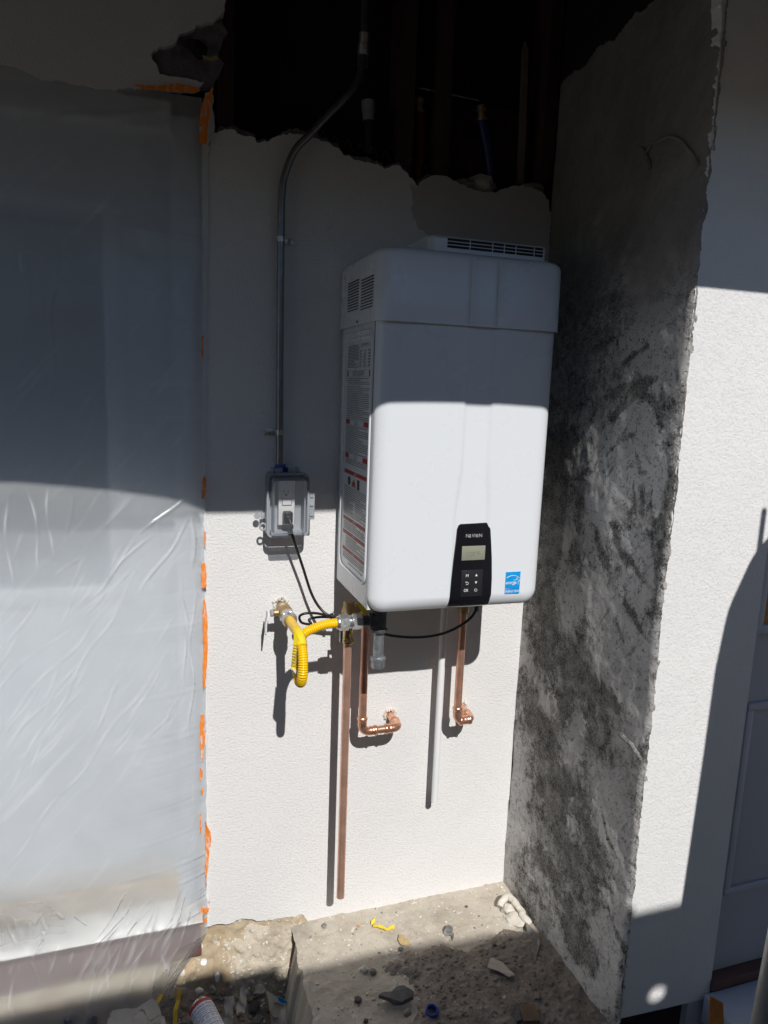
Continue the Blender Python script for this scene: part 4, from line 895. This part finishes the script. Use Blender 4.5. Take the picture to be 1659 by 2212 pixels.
hp_ = smoothpath([(GX + .003, -.266, GZ - .018), (GX + .003, -.280, GZ - .040), (GX + .002, -.287, GZ - .065), (GX + .001, -.286, GZ - .085), (GX + .001, -.272, GZ - .104), (GX + .001, -.248, GZ - .108), (GX + .001, -.226, GZ - .092), (GX + .003, -.212, GZ - .066), (GX + .008, -.205, GZ - .038), (GX + .022, -.201, GZ - .012), (.375, -.20, .966), (.402, -.20, .973), (.440, -.20, .975)], 22)
L = 0; acc = [0]
for a, b in zip(hp_, hp_[1:]): L += (b - a).length; acc.append(L)
dn = []; n = int(L / .0009); j = 0
for i in range(n + 1):
    s_ = L * i / n
    while j < len(acc) - 2 and acc[j + 1] < s_: j += 1
    dn.append(hp_[j].lerp(hp_[j + 1], (s_ - acc[j]) / max(1e-9, acc[j + 1] - acc[j])))
bm = B(); tube(bm, dn, [.0112 + .0011 * math.cos(2 * math.pi * (L * i / n) / .0052) for i in range(n + 1)], 18); mk('corrugated_tube', bm, 'yellow_hose', gh, 80)
tp_ = slv[-14:]
bm = B(); tube(bm, slv[-15:-1], .0127, 20, False); tw = mk('tag_wrap', bm, 'yellow_tag', gh, 60)
bm = B()
for k in range(7):
    an = 2.1 + k * .22
    pr = []
    for i in range(20, len(slv) - 2):
        d_ = (slv[i + 1] - slv[i - 1]).normalized(); u_ = Vector((1, 0, 0)); s_ = d_.cross(u_).normalized()
        pr.append(slv[i] + (u_ * math.cos(an) + s_ * math.sin(an)) * -.0128)
    tube(bm, pr, .0005, 4)
sub(mk('tag_print', bm, 'black_print', None, 0), tw)
tgp = [at(636, 1362, -.262), at(648, 1384, -.268), at(655, 1398, -.256), at(646, 1466, -.262), at(628, 1445, -.258)]
bm = B(); prism(bm, tgp, (.0006, .0012, 0)); tg = mk('hang_tag', bm, 'yellow_tag', gh, 0)
bm = B()
for k in range(8):
    v = 1392 + k * 6; prism(bm, [at(634.5 - k * .9, v + .5, -.2635), at(646, v + 5, -.2655), at(646, v + 6.4, -.2655), at(634.5 - k * .9, v + 1.7, -.2635)], (0, .0006, 0))
sub(mk('tag_lines', bm, 'seam', None, 0), tg)
bm = B(); prism(bm, [at(633, 1444, -.2625), at(646, 1451, -.265), at(645, 1463, -.264), at(631, 1446, -.262)], (0, .0008, 0)); sub(mk('white_panel', bm, 'white_print', None, 0), tg)
TZ, TY, TX = .975, -.20, .5375
hexnut('flare_nut', (.434, TY, TZ), (.459, TY, TZ), .0205, 'zinc', gh)
bm = B(); lathe(bm, [(0, .0145), (.003, .0165), (.006, .0165), (.008, .0145)], (.428, TY, TZ), (1, 0, 0), 18); lathe(bm, [(0, .014), (.004, .0165), (.008, .014)], (.459, TY, TZ), (1, 0, 0), 18); mk('collar', bm, 'zinc', gh)
hexnut('adapter_nut', (.467, TY, TZ), (.492, TY, TZ), .0195, 'zinc', gh)
ge = thing('gas_tee', 'black iron gas tee with a capped drip leg under the heater corner', 'pipe fitting', (TX, TY, TZ))
bm = B(); tube(bm, [(.490, TY, TZ), (.515, TY, TZ)], .0135, 18); mk('nipple', bm, 'black_iron', ge)
bm = B(); lathe(bm, [(-.030, .0195), (-.029, .021), (-.022, .021), (-.020, .0175), (0, .0175)], (TX, TY, TZ), (1, 0, 0), 20)
lathe(bm, [(-.030, .0195), (-.029, .021), (-.022, .021), (-.020, .0178), (.020, .0178), (.022, .021), (.029, .021), (.030, .0195)], (TX, TY, TZ), (0, 0, 1), 20); mk('tee', bm, 'black_iron', ge)
bm = B(); tube(bm, [(TX, TY, TZ + .028), (TX, TY, HZ0 + .004)], .0135, 16); mk('riser', bm, 'black_iron', ge)
bm = B(); tube(bm, [(TX, TY, TZ - .028), (TX, TY, .868)], .0133, 18); mk('drip_leg', bm, 'galv', ge)
bm = B(); lathe(bm, [(0, .0165), (.002, .0195), (.009, .0195), (.011, .0172), (.027, .0172), (.029, .016)], (TX, TY, .880), (0, 0, -1), 20); mk('cap', bm, 'galv', ge)
# ------------------------------------------------------------------ water pipes
def elbow(par, c, d0, d1, r, bend, m='copper_bright'):
    c = Vector(c); d0 = Vector(d0).normalized(); d1 = Vector(d1).normalized()   # arrives along d0, leaves along d1
    pts = []; o_ = c - d0 * bend + d1 * bend
    for k in range(13):
        t = math.pi / 2 * k / 12; pts.append(o_ - d1 * bend * math.cos(t) + d0 * bend * math.sin(t))
    pts = [c - d0 * (bend + .022)] + pts + [c + d1 * (bend + .022)]
    bm = B(); tube(bm, pts, r * 1.10, 18)
    for e, dd in ((c - d0 * (bend + .022), d0), (c + d1 * (bend + .022), -d1)):
        lathe(bm, [(-.001, r * 1.12), (.001, r * 1.27), (.004, r * 1.32), (.007, r * 1.27), (.009, r * 1.14), (.015, r * 1.14), (.017, r * 1.18), (.019, r * 1.14)], e, dd, 18)
    return mk('elbow', bm, m, par, 50)
r = .0111
y1 = -.115
d1 = thing('drain_pipe', 'long dull copper pipe hanging free down the wall, open at its bottom', 'pipe', (.482, y1, .153))
bm = B(); tube(bm, [(.482, y1, .153), (.482, y1, .905)], r, 20, False); tube(bm, [(.482, y1, .905), (.482, y1, .153)], r * .86, 20, False)
rg = []
mk('pipe', bm, 'copper_dull', d1, 60)
bm = B(); lathe(bm, [(0, .0128), (.002, .0155), (.006, .016), (.010, .0150), (.012, .0132), (.034, .0132), (.036, .0145), (.042, .0145)], (.482, y1, .888), (0, 0, 1), 18); mk('press_fitting', bm, 'brass', d1, 50)
rv = thing('relief_valve', 'cast brass relief valve with a steel lever above the long copper pipe', 'valve', (.482, y1, .95))
bm = B(); lathe(bm, [(0, .0155), (.012, .0175), (.016, .0165), (.022, .0185), (.045, .0185), (.055, .014), (.07, .014)], (.482, y1, .930), (0, 0, 1), 18); lathe(bm, [(0, .012), (.05, .012)], (.482, y1, .965), Vector((.0575, .056, .01)), 14); mk('valve_body', bm, 'bronze', rv)
bm = B(); box(bm, .456, .462, y1 - .022, y1 - .010, .898, .948, .001); box(bm, .456, .478, y1 - .022, y1 - .010, .944, .948, .001); mk('lever', bm, 'galv', rv)
def service(x, y, top, zb, lb, tagged):
    t = thing('service_valve', lb, 'valve', (x, y, zb))
    bm = B(); lathe(bm, [(0, .0135), (.004, .0155), (.014, .0155), (.016, .0135), (.030, .0145), (.036, .0185), (.060, .0185), (.066, .015), (top - zb, .014)], (x, y, zb), (0, 0, 1), 18); mk('valve_body', bm, 'bronze', t)
    return t
y2, x2, z2 = -.08, .5395, .618
hw = thing('hot_water_pipe', 'copper pipe from the heater turning right through two elbows into the wall', 'pipe', (x2, y2, z2))
bm = B(); tube(bm, [(x2, y2, z2 + .03), (x2, y2, .945)], r, 20); mk('pipe', bm, 'copper', hw, 60)
elbow(hw, (x2, y2, z2), (0, 0, -1), (1, 0, 0), r, .020)
x2e = .6465
bm = B(); tube(bm, [(x2 + .03, y2, z2), (x2e - .03, y2, z2)], r, 20); mk('crosspipe', bm, 'copper_bright', hw, 60)
elbow(hw, (x2e, y2, z2), (1, 0, 0), (0, 1, 0), r, .020)
bm = B(); tube(bm, [(x2e, y2 + .03, z2), (x2e, .01, z2)], r, 20); mk('wall_stub', bm, 'copper_bright', hw, 60)
bm = B()
for k in range(4): box(bm, x2 - .006 + k * .003, x2 - .0045 + k * .003, y2 - .0137, y2 - .010, z2 + .020, z2 + .030)
mk('stamp', bm, 'black_print', hw, 0)
v2 = service(x2, y2, 1.035, .940, 'brass service valve with a yellow tag under the heater left corner', True)
bm = B(); prism(bm, [at(776, 1296, -.15), at(806, 1326, -.15), at(804, 1336, -.15), at(790, 1334, -.15), at(772, 1308, -.15)], (0, .001, 0)); mk('yellow_tag', bm, 'yellow_tag', v2, 0)
bm = B(); box(bm, .5545, .575, y2 - .035, y2 - .027, .985, 1.003, .003); box(bm, .556, .570, y2 - .034, y2 - .010, .990, .998, .002); mk('red_handle', bm, 'red_plastic', v2)
x3, z3 = .8215, .616
cw = thing('cold_water_pipe', 'short copper pipe right of the white pipe with elbows turning into the wall', 'pipe', (x3, y2, z3))
bm = B(); tube(bm, [(x3, y2, z3 + .03), (x3, y2, .945)], r, 20); mk('pipe', bm, 'copper', cw, 60)
elbow(cw, (x3, y2, z3), (0, 0, -1), (1, 0, 0), r, .020)
x3e = .868
elbow(cw, (x3e, y2, z3), (1, 0, 0), (0, 1, 0), r, .018)
bm = B(); tube(bm, [(x3e, y2 + .03, z3), (x3e, .01, z3)], r, 20); mk('wall_stub', bm, 'copper_bright', cw, 60)
v3 = service(x3, y2, 1.035, .935, 'brass service valve with a blue handle under the heater control panel', False)
bm = B(); lathe(bm, [(0, .012), (.02, .012), (.022, .015), (.03, .015)], (x3 + .010, y2, .985), (1, 0, 0), 14); mk('side_port', bm, 'bronze', v3)
bm = B(); box(bm, x3 + .034, x3 + .042, y2 - .012, y2 + .004, .940, 1.002, .003); mk('blue_handle', bm, 'blue_plastic', v3)
wp_ = thing('condensate_pipe', 'white plastic pipe hanging straight down the wall with an open end', 'pipe', (.780, -.044, .349))
bm = B(); tube(bm, [(.7805, -.044, 1.03), (.7805, -.044, .349)], .0096, 18, False); tube(bm, [(.7805, -.044, 1.03), (.7805, -.044, .349)], .0075, 18, False); mk('pipe', bm, 'pvc', wp_, 60)
for (x, z, s_, lb) in ((GX, GZ, .019, 'a'), (x2e, z2, .0165, 'b'), (x3e, z3, .02, 'c')):
    bm = B()
    for k in range(14):
        an = k * .449; rr_ = s_ * (.85 + .25 * random.random()); rock(bm, (x + rr_ * math.cos(an), -.002, z + rr_ * math.sin(an)), (.006, .004, .006), k + x * 9, 1)
    mk('hole_patch', bm, 'pale_stone', wall)
# ------------------------------------------------------------------ metal pole in the right foreground
pa, pb = at(1651, 2212, -1.0), at(1690, 2010, -1.0)
pl = thing('metal_pole', 'grey metal pole leaning at the lower right edge of the picture', 'pole', pa)
dd = (pb - pa).normalized(); bm = B(); tube(bm, [pa - dd * .45, pb + dd * .06], .0215, 28); mk('tube', bm, 'pole', pl, 60)
bm = B(); lathe(bm, [(-.002, .023), (.02, .023)], pb + dd * .05, dd, 24); mk('end_collar', bm, 'galv', pl)
# ------------------------------------------------------------------ litter
def onslab(u, v, dz=0.0): return atz(u, v, dz)
def scrap(name, pts, z, th, m, lb, cat, wob=.004, seed=1, base=None):
    p = [atz(u, v, z) for u, v in pts]; bm = B(); vs = [bm.verts.new(q + Vector((0, 0, wob * mn.noise(q * 37 + Vector((seed, 0, 0)))))) for q in p]
    f = bm.faces.new(vs); ex = bmesh.ops.extrude_face_region(bm, geom=[f])
    for v in ex['geom']:
        if isinstance(v, bmesh.types.BMVert): v.co.z += th
    return tag(mk(name, bm, m, None, 0), lb, cat)
ys_ = thing('yellow_scrap', 'crumpled bright yellow plastic scrap on the sunlit concrete ledge', 'scrap', onslab(825, 1998, .004))
bm = B(); sp_ = [(802, 1994), (810, 1990), (806, 2000), (818, 2001), (828, 2004), (836, 2008), (843, 2004), (852, 2003)]
q = [onslab(u, v, .006 + .005 * random.random()) for u, v in sp_]
for a, b in zip(q, q[1:]):
    w_ = Vector((.002, .005, .003 * random.uniform(-1, 1))); vs = [bm.verts.new(x) for x in (a - w_, b - w_, b + w_ * random.uniform(.7, 1.5), a + w_)]; bm.faces.new(vs)
bmesh.ops.remove_doubles(bm, verts=bm.verts[:], dist=.001); ex = bmesh.ops.extrude_face_region(bm, geom=bm.faces[:])
for v in ex['geom']:
    if isinstance(v, bmesh.types.BMVert): v.co.z += .002
mk('film', bm, 'yellow_tag', ys_, 0)
c0 = onslab(972, 2024, .002); bm = B(); pth = smoothpath([c0 + Vector(d) for d in ((-.004, .020, .012), (-.012, .012, .008), (-.008, .002, .009), (.004, .0, .008), (.008, -.008, .007), (.0, -.018, .006))], 6)
tube(bm, pth, .0015, 6)
for p0, p1 in zip(pth, pth[1:]):
    bm.faces.new([bm.verts.new(x) for x in (p0 + Vector((0, 0, -.006)), p1 + Vector((0, 0, -.006)), p1 + Vector((0, 0, .008)), p0 + Vector((0, 0, .008)))])
lathe(bm, [(0, .011), (.0015, .011)], c0 + Vector((.004, .016, .012)), (.1, -.5, 1), 16); tag(mk('metal_clip', bm, 'zinc', None, 30), 'curled grey metal clip on the sunlit ledge', 'clip')
scrap('dry_leaf', ((862, 2018), (876, 2024), (888, 2040), (876, 2044), (866, 2041), (860, 2030)), .006, .002, 'leaf', 'tan dry leaf lying near the shade line on the ledge', 'leaf', .012, 3)
scrap('broken_slate', ((818, 2158), (826, 2150), (846, 2150), (858, 2137), (872, 2136), (880, 2142), (894, 2148), (893, 2158), (880, 2166), (868, 2172), (852, 2170), (838, 2164)), .012, .010, 'slate', 'large flat dark piece of rubble in the shaded dirt', 'rubble', .006, 9)
c1 = onslab(933, 2186, .016); bm = B()
o_ = [(-.012, .0105), (-.012, .0135), (-.004, .0165), (.006, .0165), (.010, .0145), (.010, .0115), (.004, .0105), (-.012, .0105)]
lathe(bm, o_, c1, (-.12, -.25, 1), 24, False); tag(mk('blue_ring', bm, 'blue_plastic', None, 40), 'small blue plastic ring lying on the shaded dirt', 'ring')
c2 = onslab(1068, 2049, .008); bm = B(); lathe(bm, [(-.006, .009), (-.006, .0105), (.007, .0105), (.007, .009), (-.006, .009)], c2, (.1, -.5, 1), 18, False); tag(mk('round_lid', bm, 'clear_edge', None, 40), 'small clear round cap on the dirt at the shade edge', 'cap')
bm = B(); pts = smoothpath([onslab(u, v, dz) for u, v, dz in ((1080, 1960, .012), (1086, 1944, .024), (1100, 1938, .030), (1112, 1950, .026), (1124, 1966, .02), (1134, 1984, .016), (1142, 1996, .008))], 6)
tube(bm, [p + Vector((.004 * mn.noise(p * 80), .004 * mn.noise(p * 95 + Vector((3, 0, 0))), 0)) for p in pts], [.0105 + .003 * mn.noise(p * 45) for p in pts], 14); rock(bm, onslab(1112, 1985, .004), (.034, .03, .012), 4.4, 3); rock(bm, onslab(1098, 1965, .006), (.02, .022, .016), 5.4, 3)
tag(mk('plaster_dropping', bm, 'pale_stone', None, 50), 'lumpy off-white plaster dropping at the foot of the mortar wall', 'plaster')
scrap('mortar_flake', ((1136, 1996), (1150, 2008), (1162, 2022), (1166, 2045), (1160, 2062), (1154, 2088), (1148, 2066), (1140, 2030)), .012, .005, 'stone', 'curved grey mortar flake against the base of the mortar wall', 'rubble', .012, 4)
scrap('mortar_flake', ((1158, 2062), (1172, 2046), (1212, 2088), (1210, 2092), (1152, 2094)), .004, .006, 'stone', 'flat triangular grey mortar flake beside the mortar wall', 'rubble', .004, 6)
scrap('wood_offcut', ((1120, 2180), (1154, 2179), (1166, 2214), (1130, 2216)), .012, .014, 'wood', 'short brown wood offcut lying in the dirt at the bottom edge', 'offcut', .001, 2)
scrap('dark_shard', ((1110, 2196), (1115, 2176), (1120, 2180), (1126, 2212), (1116, 2214)), .012, .012, 'slate', 'dark pointed shard beside the brown wood offcut', 'shard', .001, 2)
bm = B(); tube(bm, [onslab(1224, 2115, .016), onslab(1230, 2138, .010), onslab(1235, 2158, .004)], [.0015, .0028, .0012], 6); tag(mk('splinter', bm, 'orange_wood', None, 0), 'orange wood splinter lying against the mortar wall foot', 'splinter')
scrap('thin_crust', ((1060, 2070), (1085, 2078), (1100, 2095), (1112, 2108), (1100, 2110), (1078, 2098), (1052, 2092)), .022, .003, 'slab', 'thin pale crust of mortar lying on the dirt', 'crust', .008, 8)
for (u, v, s_, m, lb) in ((788, 2094, .014, 'pale_stone', 'round pale pebble on the ledge at the shade edge'), (806, 2098, .013, 'soil', 'dark clod next to the round pale pebble'), (773, 2160, .012, 'slate', 'small dark stone left of the flat rubble'), (866, 2050, .009, 'slate', 'dark brown chip below the dry leaf'), (700, 2000, .010, 'stone', 'flat grey chip at the left end of the ledge'), (1008, 1958, .006, 'slate', 'dark pebble on the far part of the sunlit ledge'), (880, 2188, .013, 'soil', 'dirt clod below the flat rubble'), (1076, 2076, .013, 'soil', 'dark clod near the clear cap'), (1160, 2152, .014, 'soil', 'dirt clod right of the blue ring'), (975, 2052, .009, 'pale_stone', 'flat white chip on the shade line of the ledge'), (1090, 2155, .006, 'pale_stone', 'small white chip in the shaded dirt'), (790, 2205, .008, 'slate', 'small dark clod at the bottom edge of the picture')):
    bm = B(); s_ *= .8; rock(bm, onslab(u, v, .004 + (.012 if v > 2060 and u > 860 else 0)), (s_, s_ * .9, s_ * .7), u * .37, 2); tag(mk('stone', bm, m, None, 50), lb, 'stone', 'stones and clods on the ledge')
# uncountable grit
def gritty(name, n, f, m, smin, smax, seed):
    rg_ = random.Random(seed); bm = B(); k = 0
    while k < n:
        p = f(rg_)
        if p is None: continue
        s_ = smin + (smax - smin) * rg_.random() ** 2.5; r_ = bmesh.ops.create_icosphere(bm, subdivisions=1, radius=1)
        ax = Matrix.Rotation(rg_.random() * 6, 3, 'Z'); sc = (s_ * rg_.uniform(.7, 1.5), s_ * rg_.uniform(.6, 1.1), s_ * rg_.uniform(.35, .8))
        for v in r_['verts']:
            q = v.co * rg_.uniform(.75, 1.2); v.co = Vector(p) + ax @ Vector((q.x * sc[0], q.y * sc[1], q.z * sc[2]))
        k += 1
    o = mk(name, bm, m, None, 0); o['kind'] = 'stuff'; return o
def f_slab(rg_):
    x, y = rg_.uniform(.38, 1.045), -rg_.random() * .62; return (x, y, slabf(x, y).z + .001)
def f_dirt(rg_):
    x, y = rg_.uniform(.52, 1.04), rg_.uniform(-.66, -.15); p = dirtf(x, y); return None if p.z < .002 else (x, y, p.z + .001)
def f_soil(rg_):
    x, y = rg_.uniform(-.42, .365), rg_.uniform(-.30, -.03); p = soilf(x, y); return (x, y, p.z + .001)
def f_scr(rg_):
    x, z = rg_.uniform(.15, .36), rg_.uniform(-.21, .02); p = scr(x, z); return (p.x, p.y - .001, z)
gritty('pale_grit', 420, f_slab, 'pale_stone', .0010, .0055, 1); gritty('grit', 240, f_slab, 'stone', .0008, .004, 2)
gritty('dirt_crumbs', 800, f_dirt, 'soil', .001, .006, 3); gritty('dirt_chips', 200, f_dirt, 'stone', .001, .004, 4)
gritty('soil_rubble', 420, f_soil, 'stone', .002, .016, 5); gritty('soil_crumbs', 700, f_soil, 'soil', .002, .012, 6); gritty('render_chips', 320, f_scr, 'pale_stone', .0012, .007, 8); gritty('soil_chips', 160, f_soil, 'pale_stone', .002, .010, 9)
gritty('orange_chips', 26, f_slab, 'orange_wood', .0015, .005, 11)
FL = ('widest white paint flake stuck in the middle of the tan foundation', 'oval white flake just below the widest white flake', 'tall white flake low on the foundation above the wrapper', 'pale flake low on the foundation near the plastic hem', 'pale flake directly above the upright yellow strap', 'pale round flake low down just above the drink can', 'pale flake on the crumbled render near the ledge', 'tiny pale flake left of the widest white flake', 'small pale flake right of the widest white flake', 'narrow pale flake high up close under the stucco edge', 'small round pale flake right beside the narrow high flake', 'thin pale flake high up nearest the plastic sheet', 'pale flake low in the corner by the ledge')
# larger flakes of paint stuck to the foundation
for i, (u, v, a, b) in enumerate(((654, 3138, 18, 8), (668, 3181, 13, 10), (711, 3208, 10, 15), (545, 3204, 16, 10), (596, 3212, 10, 12), (697, 3248, 12, 10), (860, 3170, 12, 9), (620, 3148, 4, 3), (718, 3128, 5, 7), (790, 3050, 7, 10), (800, 3042, 6, 6), (640, 3060, 5, 10), (910, 3195, 9, 8))):
    bm = B(); c = at(u * .6636, v * .6636, -.055); p_ = fnd(c.x, c.z); q_ = []
    for k in range(11):
        an = 2 * math.pi * k / 11; rr_ = 1 + .35 * mn.noise(Vector((math.cos(an) * 1.5, math.sin(an) * 1.5, i * 3.3)))
        x, z = c.x + a * .00072 * rr_ * math.cos(an), c.z + b * .00072 * rr_ * math.sin(an); q_.append(fnd(x, z) + Vector((0, -.010 if c.x > .2 else -.004, 0)))
    prism(bm, q_, (0, .004, 0)); tag(mk('paint_flake', bm, 'white_print' if i < 3 else 'pale_stone', None, 0), FL[i], 'flake', 'paint and plaster flakes on the foundation')
# soda can
ca, cb_ = atz(430, 2157, -.085), atz(470, 2240, -.10)
ca.y -= .0; ax = (cb_ - ca); ax.z = -.012; ax.normalize(); ca = Vector((ca.x, ca.y - .006, -.098))
can = thing('soda_can', 'dented silver drink can with blue print and a red band lying in the dirt', 'can', ca)
R0 = .0315
bm = B(); lathe(bm, [(.002, .022), (0, .024), (.001, .0255), (.006, .0285), (.012, R0), (.112, R0), (.118, .028), (.121, .026)], ca, ax, 36)
for v in bm.verts: v.co += ax.orthogonal().normalized() * .0015 * mn.noise(v.co * 30)
mk('can_body', bm, 'aluminium', can, 40)
u_ = Vector((0, 0, 1)) - ax * ax.z; u_.normalize(); s_ = ax.cross(u_)
def on_can(d_, an, h_=.0012): return ca + ax * d_ + (u_ * math.cos(an) + s_ * math.sin(an)) * (R0 + h_)
def canpatch(bm, d0, d1, a0, a1, n=16):
    ra = [bm.verts.new(on_can(d0, a0 + (a1 - a0) * k / n)) for k in range(n + 1)]; rb_ = [bm.verts.new(on_can(d1, a0 + (a1 - a0) * k / n)) for k in range(n + 1)]
    for k in range(n): bm.faces.new((ra[k], ra[k + 1], rb_[k + 1], rb_[k]))
bm = B(); canpatch(bm, .0125, .0215, -1.1, 1.6); mk('red_band', bm, 'red_print', can, 60)
bm = B(); canpatch(bm, .022, .112, -1.4, 1.7, 24)
for v in bm.verts: v.co -= (v.co - ca - ax * (v.co - ca).dot(ax)).normalized() * .0006
mk('white_panel', bm, 'white_print', can, 60)
bm = B()
for d_, t_ in ((.0385, .0016), (.0495, .001), (.0600, .0016), (.078, .001), (.090, .0016), (.102, .001)): canpatch(bm, d_, d_ + t_, -1.0, 1.5, 16)
for d_ in (.044, .0545, .066, .070, .083, .096):
    for k in range(5): canpatch(bm, d_, d_ + .0011, -.85 + k * .44, -.55 + k * .44, 3)
tm = text_bm('Nutrition Facts', .0115, Matrix.Identity(4)); 
for v in tm.verts:
    v.co = on_can(.030 - v.co.y, .25 + v.co.x / R0 * -1.0 if False else .25 - v.co.x / R0, .0014)
tme = bpy.data.meshes.new('tmp'); tm.to_mesh(tme); tm.free(); bm.from_mesh(tme); bpy.data.meshes.remove(tme)
mk('blue_print', bm, 'navy_print', can, 0)
def strap(pts, z0, lb):
    p = [Vector(q) for q in pts]; bm = B(); w_ = Vector((.0052, -.001, 0)); a_ = []
    for q in p: a_.append((bm.verts.new(q - w_), bm.verts.new(q + w_)))
    for (a, b), (c, d_) in zip(a_, a_[1:]): bm.faces.new((a, b, d_, c))
    ex = bmesh.ops.extrude_face_region(bm, geom=bm.faces[:])
    for v in ex['geom']:
        if isinstance(v, bmesh.types.BMVert): v.co += Vector((0, -.0012, .0015))
    return tag(mk('yellow_strap', bm, 'yellow_strap', None, 0), lb, 'strap', 'yellow straps sticking up from the rubble')
strap([at(350, 2148, -.085), at(338, 2168, -.11), at(322, 2194, -.13), at(302, 2226, -.15)], 0, 'left yellow strap leaning in the rubble beside the plastic')
strap([at(388, 2136, -.085), at(385, 2160, -.10), at(379, 2182, -.12), at(377, 2226, -.15)], 0, 'upright yellow strap next to the drink can')
def film(name, pts, y, lb, cat, m='film_scrap', wob=.018, seed=2):
    bm = B(); n = 14; A_, B__, C_, D_ = [at(u, v, y + dy) for u, v, dy in pts]
    grid(bm, lin(0, 1, n), lin(0, 1, n), lambda u, v: (lambda p: p + Vector((.004 * mn.noise(p * 60 + Vector((seed, 0, 0))), wob * mn.noise(p * 42 + Vector((0, seed, 0))), .004 * mn.noise(p * 50))))((A_.lerp(B__, u)).lerp(D_.lerp(C_, u), v)))
    ex = bmesh.ops.solidify(bm, geom=bm.faces[:], thickness=.0006) if False else None
    return tag(mk(name, bm, m, None, 25), lb, cat)
film('clear_wrapper', ((768, 2128, .05), (802, 2140, .05), (796, 2182, 0), (770, 2186, 0)), -.09, 'clear crumpled wrapper standing right of the drink can', 'wrapper') if False else None
film('clear_wrapper', ((526, 2122, .04), (535, 2140, .03), (530, 2188, -.02), (508, 2186, -.02)), -.11, 'clear crumpled wrapper standing right of the drink can', 'wrapper')
film('milky_wrapper', ((486, 2150, .02), (506, 2152, .02), (500, 2222, -.03), (482, 2222, -.03)), -.12, 'milky folded plastic strip beside the drink can', 'wrapper', 'film_scrap', .012, 5)
film('crumpled_bag', ((576, 2146, .04), (622, 2164, .03), (668, 2216, -.03), (588, 2222, -.03)), -.12, 'crumpled grey plastic bag with a blue mark at the foot of the ledge', 'bag', 'film_scrap', .03, 8)
bm = B(); prism(bm, [at(u, v, -.128) for u, v in ((600, 2154), (612, 2158), (622, 2166), (610, 2168), (602, 2162))], (0, .002, 0)); tag(mk('blue_wrapper_piece', bm, 'blue_print', None, 0), 'small blue printed piece on the crumpled grey bag', 'scrap')
film('white_bag', ((240, 2185, .03), (340, 2165, .03), (360, 2216, -.03), (225, 2226, -.03)), -.14, 'whitish plastic bag lying under the left yellow strap', 'bag', 'film_scrap', .03, 11)
for (u, v, s_, m, lb) in ((560, 2140, .020, 'stone', 'grey stone in the corner between foundation and ledge'), (548, 2192, .018, 'slate', 'dark stone behind the crumpled bag'), (200, 2196, .022, 'stone', 'grey rubble lump under the left plastic hem'), (150, 2200, .018, 'stone', 'grey rubble lump farther left under the plastic hem'), (430, 2140, .011, 'pale_stone', 'pale plaster chip just above the drink can')):
    c = at(u, v, -.085); c.z = max(c.z, soilf(c.x, c.y).z + .004); bm = B(); rock(bm, c, (s_, s_ * .8, s_ * .7), u * .21, 2); tag(mk('stone', bm, m, None, 50), lb, 'stone')
